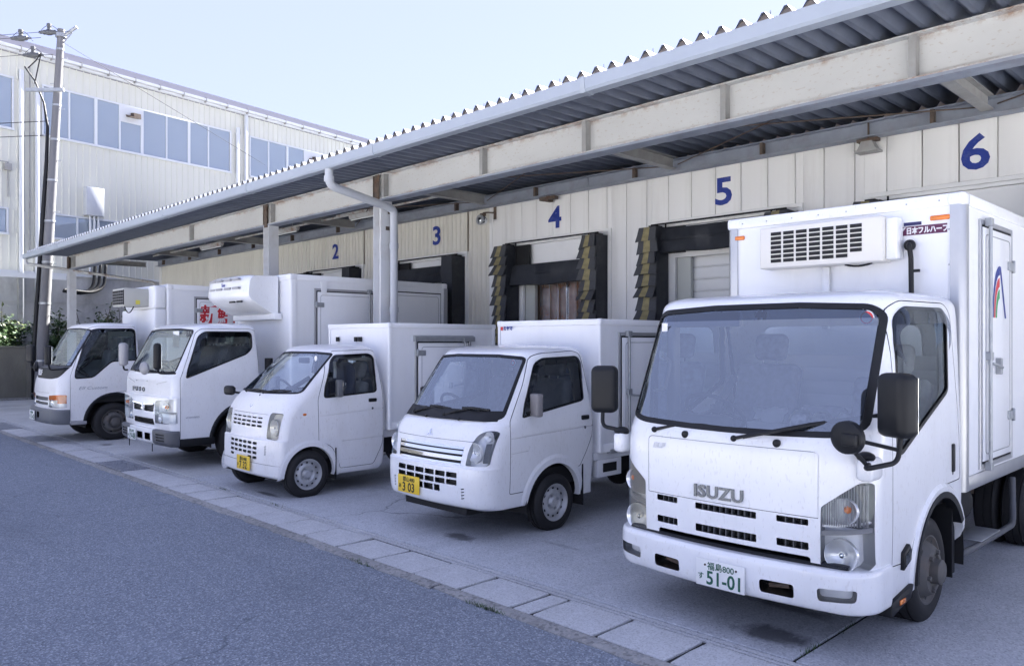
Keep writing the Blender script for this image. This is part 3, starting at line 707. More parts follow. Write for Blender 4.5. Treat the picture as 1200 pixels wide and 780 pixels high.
# ------------------------------------------------------------------ factory beyond
M['siding'] = mat('pale factory siding', (.66, .66, .59), .5, var=.03, vscale=1, dirt=.1, dcol=(.45, .43, .38), dscale=.8, stretch=(1, 1, .2))
M['sidew'] = mat('white factory trim', (.66, .68, .70), .45)
M['concwall'] = mat('stained concrete wall', (.56, .56, .55), .85, var=.25, vscale=1.2, dirt=.75, dcol=(.16, .16, .155), dscale=.9, stretch=(1, 1, .6), bump=.3, bscale=15)
M['factroof'] = mat('grey factory roof', (.26, .26, .30), .6)
M['fglass'] = glass_mat('factory window glass', (.80, .87, .95), 2.2, dirty=-.36)
M['froom'] = mat('factory interior', (.48, .53, .62), .9)
fa = thing('factory', 'pale two storey factory with ribbed siding and a long band of windows', 'factory', (-32.204, 9.992, 0), R(99.73))
MB().box(-16, 30, 1.6, 18, 0, 11.8).build('building_core', 'froom', fa)
def siding(s0, s1, z0, z1):
    m_ = MB(); pts = []; s = s0
    while s < s1 - .01: pts += [(s, 0), (s + .20, 0), (s + .212, -.028), (s + .238, -.028), (s + .25, 0)]; s += .25
    pts = [(min(u, s1), d) for u, d in pts]; vs = []
    for (u, d) in pts: vs += [(u, d, z0), (u, d, z1)]
    return m_.add(vs, [(2 * i, 2 * i + 2, 2 * i + 3, 2 * i + 1) for i in range(len(pts) - 1)])
def wins(bands, z0, z1):
    """siding strip z0..z1 with holes (s0,s1)"""
    s = -16.
    for a, b in bands + [(30, 30)]:
        if a - s > .05: siding(s, a, z0, z1).build('siding_sheet', 'siding', fa, angle=20)
        s = b
UW = [(-12, -9), (-6.2, -3.45), (-2.42, 5.18), (6.23, 13.8), (15, 22)]; LW = [(-6.5, -3.62), (-2.6, 1.8), (3.2, 8)]
siding(-16, 30, 10.95, 11.85).build('siding_sheet', 'siding', fa, angle=20); wins(UW, 9.22, 10.95)
siding(-16, 30, 6.38, 9.22).build('siding_sheet', 'siding', fa, angle=20); wins(LW, 5.57, 6.38); siding(-16, 30, 4.25, 5.57).build('siding_sheet', 'siding', fa, angle=20)
def window(s0, s1, z0, z1, muls, heavy=(), vent=None):
    f = MB(); f.box(s0 - .06, s1 + .06, -.05, .06, z1, z1 + .06); f.box(s0 - .06, s1 + .06, -.09, .06, z0 - .08, z0); f.box(s0 - .06, s0, -.05, .06, z0, z1); f.box(s1, s1 + .06, -.05, .06, z0, z1)
    for i, q in enumerate(muls): w = .055 if i in heavy else .028; f.box(q - w, q + w, -.045, .055, z0, z1)
    if vent: f.box(vent[0], vent[1], -.043, .05, z1 - .62, z1)
    fr = f.build('window_frame', 'sidew', fa, bevel=.006, seg=1)
    ed = [s0] + list(muls) + [s1]
    for a, b in zip(ed[:-1], ed[1:]):
        zt = z1 - .62 if vent and abs(a - vent[0]) < .1 else z1
        MB().box(a + .02, b - .02, .0, .008, z0, zt).build('pane', 'fglass', fr)
    if vent:
        v = MB(); c = (vent[0] + vent[1]) / 2; v.prism([(-.05, z1 - .40), (-.32, z1 - .46), (-.30, z1 - .26), (-.05, z1 - .22)], 'x', c - .02, c + .26); v.prism([(-.1, z1 - .42), (-.4, z1 - .46), (-.05, z1 - .32)], 'x', c - .22, c - .03); v.build('vent_hood', 'rustdark', fr)
    return fr
window(-2.42, 5.18, 9.22, 10.95, [-1.54, -.58, .33, 1.22, 2.25, 3.24, 4.14], heavy=(1, 3, 5), vent=(.36, 1.17))
window(6.23, 13.8, 9.22, 10.95, [7.2, 8.25, 9.25, 10.2, 11.2, 12.2], heavy=(1, 3), vent=(9.28, 10.17))
window(-6.2, -3.45, 9.22, 10.95, [-5.2, -4.3]); window(-6.5, -3.62, 5.57, 6.38, [-5.5, -4.5]); window(-2.6, 1.8, 5.57, 6.38, [-1.25, .4])
window(-12, -9, 9.22, 10.95, [-10.5]); window(15, 22, 9.22, 10.95, [17, 19, 20.5]); window(3.2, 8, 5.57, 6.38, [5, 6.5])
d_ = MB()
for (a, za, b, zb) in ((-1.45, 9.3, .2, 10.8), (2.35, 10.9, 3.9, 9.3), (7.4, 9.3, 9.1, 10.6), (1.3, 9.6, 1.6, 10.4)): d_.tube([(a, .5, za), (b, .5, zb)], .07, 6)
d_.box(-2.4, 1.2, .42, .55, 10.35, 10.5); d_.build('inner_brace', 'sidew', fa)
ev = MB(); ev.box(-16, 30, -.16, .05, 11.86, 12.02); ev.build('eave_fascia', 'sidew', fa)
rf = MB().prism([(-.28, 12.03), (-.28, 12.07), (5, 13.4), (18, 12.2), (18, 11.8), (0, 11.83)], 'x', -16, 30).build('roof', 'factroof', fa)
MB().box(-16, 30, .35, .5, 11.9, 12.50).build('parapet_band', 'factroof', fa)
gd = MB()
for i in range(44): s = -15.5 + i * 1.02; gd.box(s - .02, s + .02, -.30, -.16, 11.88, 12.10)
gd.build('gutter_hook', 'joist', fa)
MB().box(-16, 30, -.30, -.18, 11.95, 12.04).build('gutter', 'sidew', fa)
MB().box(-16, 30, .02, .3, 0, 4.245).build('concrete_base', 'concwall', fa)
lg = MB()
for z in (1.0, 2.1, 3.2): lg.box(-16, 30, -.015, .03, z, z + .04)
lg.build('base_ledge', 'concwall', fa); MB().box(-16, 30, -.06, .05, 4.20, 4.28).build('drip_sill', 'sidew', fa)
for s, zt in ((-3.18, 11.3), (-2.66, 10.85), (5.52, 11.2), (5.95, 11.9), (3.0, 4.8)): MB().box(s - .07, s + .07, -.16, -.03, .3, zt).build('downpipe', 'sidew', fa, bevel=.02)
pf = MB(); pf.tube([(-2.9, -.08, 11.5), (-2.9, -.08, 5)], .025, 6); pf.tube([(-4.2, -.08, 8.0), (-3.6, -.08, 8.0), (-3.6, -.08, 6.8)], .03, 6); pf.box(-3.72, -3.5, -.16, -.03, 7.72, 7.95); pf.build('wall_conduit', 'joist', fa)
eb = MB(); eb.box(-1.05, -.40, -.30, -.03, 6.5, 7.55); e_ = eb.build('electric_box', 'pipe', fa, bevel=.01)
q = MB()
for s in (-.85, -.7, -.55): q.tube([(s, -.15, 6.5), (s, -.15, 4.4)], .04, 8)
q.build('box_conduit', 'sidew', e_)
rk = thing('pipe_rack', 'white steel lintel on posts in front of the stained factory wall', 'steel frame', (-32.204, 9.992, 0), R(99.73))
MB().box(-9, -1.9, -.6, -.42, 4.0, 4.16).build('beam', 'sidew', rk)
MB().box(-3.45, -3.33, -.57, -.45, 0, 4.0).box(-7.6, -7.45, -.57, -.45, 0, 4.0).build('post', 'joist', rk)

# ------------------------------------------------------------------ utility pole, wires, cables
M['pole'] = mat('concrete pole', (.17, .17, .18), .8, var=.12, vscale=3, stretch=(1, 1, .2), bump=.1)
up = thing('utility_pole', 'tall concrete utility pole with step bolts and insulators beside the canopy end', 'utility pole', (-27.9, 6.56, 0))
TOP = Vector((0, .62, 11.75)); ax_ = lambda z: TOP * (z / TOP.z)
MB().tube([ax_(0), ax_(TOP.z)], [.175, .105], 20).build('shaft', 'pole', up)
cb = MB()
for i in range(12):
    z = 1.8 + i * .82; p = ax_(z); r = .175 - .07 * z / 11.75; d = Vector((.70, .71, 0)) * (1 if i % 2 else -1)
    cb.tube([p + d * (r - .01), p + d * (r + .14)], .012, 6)
cb.build('step_bolt', 'steel', up)
for z in (1.2, 3.0, 4.3, 5.6, 6.9, 8.2, 9.3, 11.1): p = ax_(z); r = .176 - .07 * z / 11.75; MB().lathe([(-.03, r), (-.03, r + .012), (.03, r + .012), (.03, r)], 'z', p, 18).build('band', 'steel', up)
L_ = Vector((-.70, -.71, 0)); F_ = Vector((.71, -.70, 0))
cdt = [ax_(z) + L_ * (.23 - .06 * z / 11.75) + F_ * .05 for z in (.2, 3, 5.5, 7.5)] + [ax_(8.6) + L_ * .22 + F_ * .05, ax_(9.4) + L_ * .42, ax_(10.1) + L_ * .75, ax_(10.55) + L_ * 1.1]
MB().tube(cdt, [.07, .07, .065, .055, .045, .03, .025, .025], 10).build('cable_conduit', 'black', up, angle=60)
ca = MB(); p = ax_(9.75); ca.box(-.9, .3, -.05, .05, -.05, .05, T=Matrix.Translation(p + F_ * .17) @ Matrix.Rotation(R(45), 4, 'Z')); ca.build('crossarm', 'steel', up)
ta = MB(); p = ax_(11.55)
ta.tube([p + Vector((.35, .36, .28)), p + Vector((.02, .02, -.05))], .055, 8); ta.tube([p + Vector((.02, .02, -.3)), p + Vector((.26, .26, .1))], .02, 6); ta.lathe([(-.06, .13), (-.06, .16), (.06, .16), (.06, .13)], 'z', p, 16)
ta.build('top_arm', 'steel', up)
ins = None
for k, (d, z, dd) in enumerate(((.32, 11.62, .1), (1.25, 11.45, .05), (.95, 10.98, -.15))):
    c = ax_(z) + L_ * d + F_ * dd; i_ = MB()
    i_.lathe([(-.34, .02), (-.30, .05), (-.2, .05), (-.18, .075), (-.1, .075), (-.06, .095), (.06, .095), (.1, .075), (.2, .07), (.22, .04), (.34, .02)], 'x', (0, 0, 0), 10); i_.lathe([(0, .06), (.12, .06), (.14, .075), (.22, .075), (.24, .05)], 'z', (0, 0, 0.04), 10)
    o = i_.build('insulator', 'grey_pl', up, loc=c); o.rotation_euler = (0, 0, R(45))
wr = MB()
def catenary(a, b, sag, n=10):
    a, b = Vector(a), Vector(b); return [a.lerp(b, i / n) - Vector((0, 0, sag * 4 * (i / n) * (1 - i / n))) for i in range(n + 1)]
for d, z, dd in ((.32, 11.62, .1), (1.25, 11.45, .05), (.95, 10.98, -.15)):
    c = ax_(z) + L_ * (d - .3) + F_ * dd
    wr.tube([c, c + Vector((.25, .25, .02))], .008, 5); wr.tube(catenary(ax_(z) + L_ * (d + .35) + F_ * dd, ax_(z) + L_ * 25 + F_ * dd, .5), .008, 5)
    wr.tube(bez(ax_(z) + L_ * (d + .3) + F_ * dd, ax_(z + .5) + L_ * d + F_ * dd, ax_(z - .1) + L_ * (d - .4) + F_ * dd, 8), .008, 5)
wr.tube([ax_(10.5) + L_ * 1.0, ax_(10.75) + L_ * .75, ax_(11.0) + L_ * .6, ax_(10.0) + L_ * .75], .02, 6)
wr.tube([ax_(11.3) + Vector((.1, .1, 0)), (-2.8, 9.0, 9.2)], .008, 5)
wr.tube(catenary(ax_(8.8) + L_ * .2, ax_(8.9) + L_ * 22, .3), .012, 5); wr.tube(catenary(ax_(8.35) + L_ * .2, ax_(8.5) + L_ * 22, .3), .012, 5)
wr.build('wire', 'black', up)
pc = thing('power_cable', 'bundle of three thick black cables looping into the factory wall', 'cables', (-32.204, 9.992, 0), R(99.73))
for k in range(3):
    MB().tube(fillet([(-1.9, -.35 - .03 * k, 3.62 + .02 * k), (-1.15 + .15 * k, -.3 - .03 * k, 3.55 + .03 * k), (-.78 + .2 * k, -.25, 3.85), (-.70 + .2 * k, -.22, 4.75), (-.70 + .2 * k, .05, 4.85)], .35), .055, 8).build('cable', 'black', pc, angle=60)

# ------------------------------------------------------------------ boundary wall and shrubs
M['olivewall'] = mat('mossy concrete wall', (.17, .165, .14), .9, var=.25, vscale=2, dirt=.5, dcol=(.07, .075, .05), dscale=1.6, stretch=(1, 1, .5), bump=.3, bscale=20)
bw = thing('boundary_wall', 'low dark mossy concrete wall at the far left of the yard', 'wall', (-27.95, 0, 0))
for k in range(9): y = -12 + k * 2.03; MB().box(-.06, .06, y, y + 2.02, 0, 1.60).build('wall_panel', 'olivewall', bw, bevel=.008, seg=1)
for k in range(10): y = -12 + k * 2.03; MB().box(.064, .12, y - .06, y + .06, 0, 1.58).build('post', 'olivewall', bw, bevel=.008, seg=1)
MB().box(-.09, .09, -12, 6.28, 1.602, 1.66).build('coping', 'olivewall', bw, bevel=.008, seg=1)
MB().box(.062, .35, -12, 6.28, -.1, .07).build('footing', 'kerb', bw)
def leafmat(name, c1, c2):
    m = mat(name, c1, .55, var=.4, vscale=7); return m
M['leafd'] = leafmat('dark leaf', (.035, .075, .030), 0); M['leafm'] = leafmat('mid leaf', (.065, .125, .040), 0); M['leafy'] = leafmat('yellow leaf', (.11, .14, .04), 0)
M['bark'] = mat('bark', (.10, .08, .06), .9, var=.3)
def shrub(name, label, x, y, h, w, nl, seed, yel=.12, base=.0):
    rr = random.Random(seed); t = thing(name, label, 'shrub', (x, y, 0), group='shrubs behind the boundary wall')
    lv = MB(); st = MB(); tips = []
    for b in range(9):
        a = rr.uniform(0, 6.28); r = rr.uniform(.2, 1) * w; top = Vector((math.cos(a) * r, math.sin(a) * r, h * rr.uniform(.55, 1)))
        mid = Vector((top.x * .35, top.y * .35, top.z * .55)); pts = [Vector(q) for q in bez((0, 0, 0), mid, top, 7)]; st.tube(pts, [.035 - .004 * i for i in range(8)], 5); tips.append(pts)
        for q in range(4):
            k = rr.randint(3, 6); d = Vector((rr.uniform(-1, 1), rr.uniform(-1, 1), rr.uniform(-.2, .8))) * .4 * w; p2 = [pts[k], pts[k] + d * .6, pts[k] + d + Vector((0, 0, -.05))]; st.tube(p2, [.012, .009, .005], 4); tips.append(p2)
    for i in range(nl):
        pts = rr.choice(tips); k = rr.uniform(len(pts) * .35, len(pts) - 1.001); p = pts[int(k)].lerp(pts[int(k) + 1], k % 1) + Vector((rr.gauss(0, .17), rr.gauss(0, .17), rr.gauss(0, .14)))
        if p.z < .3: p.z = .3 + rr.random() * .4
        l = rr.uniform(.10, .19); d = Vector((rr.gauss(0, 1), rr.gauss(0, 1), rr.gauss(-.2, .6))).normalized(); s = d.cross(Vector((rr.gauss(0, .4), rr.gauss(0, .4), 1))).normalized(); n = d.cross(s)
        lv.add([p, p + d * l * .5 + s * l * .3 + n * .008, p + d * l, p + d * l * .5 - s * l * .3 + n * .008], [(0, 1, 2, 3)], 2 if rr.random() < yel * (1.8 if p.z > h * .75 else .5) else (1 if rr.random() < .55 else 0))
    lv.build('foliage', ['leafd', 'leafm', 'leafy'], t, weld=False); st.build('stems', 'bark', t)
shrub('shrub', 'bushy shrub with yellow tips at far left behind the mossy wall', -29.6, 4.3, 3.0, .9, 3600, 1, .25)
shrub('shrub', 'loose green shrub between the mossy wall and the utility pole', -29.8, 5.9, 3.05, 1.0, 3600, 2, .3)
shrub('shrub', 'low dark shrub filling the wall base beside the pole', -29.2, 5.0, 2.3, 1.2, 3600, 3, .05)
shrub('shrub', 'shrub between the utility pole and the end column', -29.5, 7.4, 3.0, .8, 2640, 4, .15)
shrub('shrub', 'shrub right of the end column above the cab roof', -29.4, 8.5, 3.2, .7, 2160, 5, .15)
shrub('shrub', 'thin leafy shrub in front of the stained concrete right of the end column', -29.5, 9.6, 3.1, .9, 1200, 6, .1)
lw = thing('block_wall', 'pale low block wall behind the shrubs', 'wall', (-31.4, 9.8, 0), R(99.73))
MB().box(-8, 8, -.08, .08, 0, 2.2).build('wall_body', 'concwall', lw); MB().box(-8, 8, -.1, .1, 2.203, 2.26).build('coping', 'kerb', lw)
wd = MB(); rr = random.Random(9)
for cx, cy, n in ((-2.03, 4.42, 60), (-3.9, 3.56, 90), (-2.03, 4.9, 30), (-5.4, 3.56, 40), (-9.2, 4.13, 40), (-7.9, 4.15, 30)):
    for i in range(n):
        x = cx + rr.gauss(0, .012 if abs(cx + 2.03) < .01 else .09); y = cy + rr.gauss(0, .14 if abs(cx + 2.03) < .01 else .008); a = rr.uniform(0, 6.28); l = rr.uniform(.012, .035); dx, dy = math.cos(a), math.sin(a)
        wd.add([(x - dy * .004, y + dx * .004, .0), (x + dy * .004, y - dx * .004, .0), (x + dx * l, y + dy * l, .014 + l * rr.uniform(.2, .9))], [(0, 1, 2)])
wo = wd.build('weeds', 'leafm', weld=False); wo['kind'] = 'stuff'
# ------------------------------------------------------------------ truck building kit
FRONT = lambda c, n: n.y < -.12
def SIDE(s): return lambda c, n: c.x * s > 0 and n.x * s > .25
REAR = lambda c, n: n.y > .5

def rbox(name, m, parent, x0, x1, y0, y1, z0, z1, bev=.02, seg=3, T=None):
    return MB().box(x0, x1, y0, y1, z0, z1, T=T).build(name, m, parent, bevel=bev, seg=seg, angle=50)

class Cab:
    def __init__(s, T, segs, paint, sub=4):
        s.T = T; s.paint = paint; s.polys = skin(segs, sub); s.extra = []      # extra: skirts and recesses belonging to the shell
    def drop(s, poly, prj, filt=lambda c, n: True, lip=.0, m=None):
        i, s.polys = cut(s.polys, poly, prj, filt)
        if lip: s.extra.append((skirt(border(i, poly, prj), lip), m or s.paint, True))
        return i
    def windscreen(s, poly, seal=.03, name='windscreen', glass='glass', filt=FRONT, proud=.004, parent=None, band=None):
        p = s.drop(poly, 'f', filt, .03)
        q = inset(poly, seal); gi, ringp = cut(p, q, 'f')
        ex = []
        if band: bi, gi = cut(gi, [(-1.2, band), (1.2, band), (1.2, 3), (-1.2, 3)], 'f'); ex = [(shift(bi, -.002), 'glass_band', True)]
        w = mesh_polys(name, [(shift(gi, -.002), glass, True)] + ex, parent or s.T)
        mesh_polys('window_seal', [(shift(ringp, proud), 'black', True), (skirt(border(ringp, poly, 'f'), .02, proud), 'black', True), (skirt([(b, a) for a, b in border(ringp, q, 'f')], .01, proud), 'black', True)], w)
        return w
    def panel(s, poly, prj, filt, name, gap=.005, m=None, parent=None, push=0.):
        p = s.drop(poly, prj, filt, .02, 'black'); q = inset(poly, gap); i, _ = cut(p, q, prj)
        return mesh_polys(name, [(shift(i, push), m or s.paint, True), (skirt(border(i, q, prj), .02, push), m or s.paint, True)], parent or s.T), i
    def slot(s, poly, filt=FRONT, depth=.05, back='black', wall=None, prj='f', src=None):
        if src is None: p = s.drop(poly, prj, filt)
        else: p, rest = cut(src, poly, prj, filt); src[:] = rest
        b = border(p, poly, prj)
        s.extra.append((skirt(b, depth), wall or s.paint, True)); s.extra.append((shift(p, -depth), back, True))
        return p
    def lamp(s, poly, name='headlight', lens='lens', bowls=(), depth=.07, filt=FRONT, parts=(), rimm=None, prj='f'):
        p = s.drop(poly, prj, filt); b = border(p, poly, prj)
        o = mesh_polys(name, [(shift(p, .004), lens, True)], s.T)
        mesh_polys('lamp_housing', [(skirt(b, depth, .004), rimm or 'refl', True), (shift(p, -depth), 'refl', True)], o)
        for (u, v, r, m) in bowls:
            c = min(p, key=lambda f: (PRJ[prj](sum((q[0] for q in f), Vector()) / len(f))[0] - u) ** 2 + (PRJ[prj](sum((q[0] for q in f), Vector()) / len(f))[1] - v) ** 2)
            y = sum((q[0].y for q in c)) / len(c)
            mb = MB(); mb.lathe([(.055, 0.015), (.05, r * .35), (.028, r * .8), (.006, r), (.003, r * 1.06), (.03, r * 1.07)], 'y', (u, y + .012, v), 24)
            mb.build('lamp_bowl', m, o, angle=60)
            MB().sphere((u, y + .035, v), r * .22, 10, 6).build('bulb', 'chrome', o)
        for (pp, m, d) in parts:
            i, _ = cut(p, pp, prj)
            if i: mesh_polys('lamp_insert', [(shift(i, d), m, True), (skirt(border(i, pp, prj), .02, d), m, True)], o)
        return o
    def door(s, sg, poly, win, seal=.022, glass='glass_side', gap=.006, handle=None, visor=None, crease=None, handle_m='black'):
        P = s.drop(poly, 's', SIDE(sg), .025, 'black'); q = inset(poly, gap); P, _ = cut(P, q, 's')
        b = border(P, q, 's'); W, P = cut(P, win, 's'); wb = border(W, win, 's')
        ex = []
        for cr in (crease or []):
            q2, P = cut(P, cr, 's'); ex += [(shift(q2, -.006), s.paint, True), (skirt(border(q2, cr, 's'), .006), s.paint, True)]
        d = mesh_polys('door', [(P, s.paint, True)] + ex + [(skirt(b, .03), 'black', True), (skirt(wb, .03), 'black', True)], s.T)
        wi = inset(win, seal); gi, rg = cut(W, wi, 's')
        w = mesh_polys('side_window', [(shift(gi, -.006), glass, True)], d)
        mesh_polys('window_seal', [(shift(rg, .003), 'black', True), (skirt(border(rg, win, 's'), .015, .003), 'black', True)], d)
        # inner trim of the door
        if handle:
            y, z, l, h = handle; x = max((abs(p[0].x) for f in P for p in f if abs(p[0].z - z) < .08), default=.7)
            if h > l: rbox('door_handle', handle_m, d, x * sg - .012, x * sg + .012, y - l / 2, y + l / 2, z - h / 2, z + h / 2, .01)
            else: rbox('door_handle', handle_m, d, x * sg - .012, x * sg + .014, y - l / 2, y + l / 2, z - h / 2, z + h / 2, .012)
            MB().lathe([(-.002, 0), (-.002, .016), (.004, .014), (.006, 0)], 'x', (x * sg - (.002 if sg > 0 else -.002), y - .0, z - .10), 12).build('lock', 'grey_pl', d)
        if visor:
            out = []; h = visor
            vb = [(a, b2) for a, b2 in border(rg, win, 's')]
            zs = [q2[1] for q2 in win]; zt = max(zs); ys = [q2[0] for q2 in win]; ym = min(ys)
            for a, b2 in vb:
                for (u, v) in ((a, b2),):
                    if min(u[0].z, v[0].z) > zt - .30 and not (max(u[0].y, v[0].y) > max(ys) - .004 and abs(u[0].y - v[0].y) < .02):
                        cen = Vector((0, sum(ys) / len(ys), (zt + min(zs)) / 2))
                        def off(p):
                            dv = Vector((0, cen.y - p[0].y, cen.z - p[0].z)); dv = Vector((0, dv.y * .5, dv.z)).normalized(); return (p[0] + p[1] * .035 + dv * h, p[1])
                        U, V = (u[0] + u[1] * .006, u[1]), (v[0] + v[1] * .006, v[1]); mU, mV = ((U[0] * .6 + off(u)[0] * .4) + u[1] * .016, u[1]), ((V[0] * .6 + off(v)[0] * .4) + v[1] * .016, v[1])
                        out += [[U, V, mV, mU], [mU, mV, off(v), off(u)]]
            if out: mesh_polys('rain_visor', [(out, 'visor', True)], d)
        return d
    def arch(s, y, z, r, flare=.02, w=.05, m=None, a0=-30, a1=210, n=28, depth=.35, flat=1., z0=None):
        cir = [(y + r * flat * math.cos(R(t)), z + r * math.sin(R(t))) for t in [a0 + (a1 - a0) * i / n for i in range(n + 1)]]
        if z0 is not None: cir = [(cir[0][0], z0)] + cir + [(cir[-1][0], z0)]
        for sg in (1, -1):
            p = s.drop(cir, 's', SIDE(sg)); b = border(p, cir, 's')
            tr = []
            for A, B in b:
                if min(A[0].z, B[0].z) < z - r * .8 and abs(A[0].z - B[0].z) < 1e-4: continue
                def ro(v, k):
                    d = Vector((0, v[0].y - y, v[0].z - z)).normalized(); return v[0] + d * k
                nx = Vector((sg, 0, 0)); q = lambda v, k, o: (ro(v, k) + nx * o, nx if k > 0 else -(ro(v, 1) - v[0]).normalized() )
                tr += [[q(A, w, .001), q(B, w, .001), q(B, w * .6, flare), q(A, w * .6, flare)], [q(A, w * .6, flare), q(B, w * .6, flare), q(B, .0, flare * .9), q(A, .0, flare * .9)], [q(A, 0, flare * .9), q(B, 0, flare * .9), q(B, 0.001, -.05), q(A, .001, -.05)]]
            if m or flare: 
                o = mesh_polys('wheel_arch', [(tr, m or s.paint, False)], s.T)
                o.data.set_sharp_from_angle(angle=R(35)) if False else None
            wl = MB(); k = 16; vs = []
            for i in range(k + 1):
                t = R(-10 + 200 * i / k)
                for xx in (.995, .42): vs.append((sg * xx * s.hw, y + (r + .02) * flat * math.cos(t), z + (r + .02) * math.sin(t)))
            wl.add(vs, [(2 * i, 2 * i + 1, 2 * i + 3, 2 * i + 2) for i in range(k)]); 
            wl.add([(sg * .42 * s.hw, y, z)] + [vs[2 * i + 1] for i in range(k + 1)], [(0, i + 1, i + 2) for i in range(k)])
            wl.build('wheel_well', 'dark', s.T)
    def finish(s, name='cab_shell'):
        return mesh_polys(name, [(s.polys, s.paint, True)] + s.extra, s.T)

def wheel(T, x, y, r, w, rim, sg, style='kei', steer=0., m='silver'):
    h = w / 2; pr = [(h - .03, rim - .006), (h - .004, rim + .006), (h + .004, rim + .03), (h + .006, (rim + r) / 2), (h - .004, r - .035), (h - .02, r - .008), (h - .034, r - .002)]
    gr = []
    for g_ in (.28, -.02, -.32): gr += [(g_ * w + .006, r), (g_ * w + .004, r - .009), (g_ * w - .006, r - .009), (g_ * w - .008, r)]
    pr = pr + gr + [(-a, b) for a, b in pr[::-1]]
    t = MB().lathe([(a * sg, b) for a, b in pr], 'x', (0, 0, 0), 40).build('wheel', 'rubber', T, angle=40, loc=(x, y, r)); t.rotation_euler = (0, 0, steer)
    q = MB(); o = h - .004
    if style == 'kei':
        p = [(o, rim + .012), (o - .004, rim - .004), (o - .03, rim - .012), (o - .045, rim - .022), (o - .046, rim * .80), (o - .022, rim * .66), (o - .02, rim * .52), (o - .035, rim * .44), (o - .036, rim * .34), (o - .02, rim * .28), (o - .008, rim * .22), (o - .006, 0)]
        q.lathe([(a * sg, b) for a, b in p], 'x', (0, 0, 0), 36); rm = q.build('rim', m, t, angle=45)
        hm = MB(); nm = MB()
        for k in range(12): a = 2 * math.pi * k / 12; hm.lathe([((o - .0325) * sg, 0), ((o - .0325) * sg, .0135)], 'x', (0, math.cos(a) * rim * .755, math.sin(a) * rim * .755), 10)
        for k in range(4): a = 2 * math.pi * k / 4 + .4; nm.lathe([((o - .04) * sg, .013), ((o - .018) * sg, .012), ((o - .016) * sg, 0)], 'x', (0, math.cos(a) * rim * .38, math.sin(a) * rim * .38), 6)
        ho = hm.build('vent_holes', 'black', t); ho['kind'] = 'stuff'; no = nm.build('wheel_nuts', 'steel', t); no['kind'] = 'stuff'
    else:
        p = [(o, rim + .014), (o - .003, rim - .004), (o - .02, rim - .014), (o - .03, rim * .86), (o + .01, rim * .74), (o + .03, rim * .66), (o + .034, rim * .5), (o + .02, rim * .46), (o + .02, rim * .38), (o + .075, rim * .36), (o + .085, rim * .30), (o + .088, 0)]
        q.lathe([(a * sg, b) for a, b in p], 'x', (0, 0, 0), 36); rm = q.build('rim', m, t, angle=40)
        hm = MB(); nm = MB()
        for k in range(6):
            a = 2 * math.pi * k / 6 + .2; c, s_ = math.cos(a), math.sin(a)
            hm.lathe([((o - .004) * sg, 0), ((o - .004) * sg, rim * .10)], 'x', (0, c * rim * .78, s_ * rim * .78), 12)
            nm.lathe([((o + .01) * sg, .017), ((o + .05) * sg, .016), ((o + .055) * sg, 0)], 'x', (0, c * rim * .56, s_ * rim * .56), 6)
        ho = hm.build('vent_holes', 'black', t); ho['kind'] = 'stuff'; no = nm.build('wheel_nuts', 'rimold', t); no['kind'] = 'stuff'
    return t

def plate(T, x, y, z, kind, top, num, kana, rx=0., w=.33, h=.165):
    o = rbox('number_plate', 'plate_y' if kind == 'y' else 'plate_w', T, -w / 2, w / 2, -.006, 0, -h / 2, h / 2, .004, 2); o.location = (x, y, z); o.rotation_euler = (R(rx), 0, 0)
    ink = 'plate_bk' if kind == 'y' else 'plate_gr'
    text_obj('plate_text', top, .052, ink, o, (-.085, -.0075, .026), ext=.0006, bold=.0005)
    text_obj('plate_number', num, .115, ink, o, (-.093, -.0075, -.066), ext=.0006, bold=.0022, xs=.92, space=1.02)
    text_obj('plate_kana', kana, .045, ink, o, (-.152, -.0075, -.04), ext=.0006, bold=.0005)
    return o

def wiper(T, p, q, r_, lift=.02):
    """pivot p, arm end q, blade end r (3-D points on the glass)"""
    p, q, r_ = Vector(p), Vector(q), Vector(r_); m = MB(); m.sphere(p, .02, 10, 6); m.tube([p, p.lerp(q, .5) + Vector((0, -lift * .6, lift * .4)), q], [.012, .009, .006], 6)
    d = (r_ - q); a = q - d * .55; b = q + d; m.tube([a, a.lerp(b, .5) + Vector((0, -.02, .010)), b], .012, 6); m.tube([a + Vector((0, .008, 0)), b + Vector((0, .008, 0))], .006, 4)
    return m.build('wiper', 'black', T, angle=60)

def mirror(T, c, size, arm, m='black', yaw=0., face=True, rb=.035):
    w, d, h = size; o = MB().box(-w / 2, w / 2, -d / 2, d / 2, -h / 2, h / 2).build('mirror', m, T, bevel=rb, seg=4, angle=60, loc=c); o.rotation_euler = (0, 0, yaw)
    MB().box(-w / 2 + .02, w / 2 - .02, d / 2 - .001, d / 2 + .002, -h / 2 + .025, h / 2 - .025).build('mirror_glass', 'chrome', o)
    if arm:
        a = MB().tube(fillet([Vector(p) - Vector(c) for p in arm], .05), .014, 8).build('mirror_arm', 'black', o, angle=60); a.rotation_euler = (0, 0, -yaw)
    return o

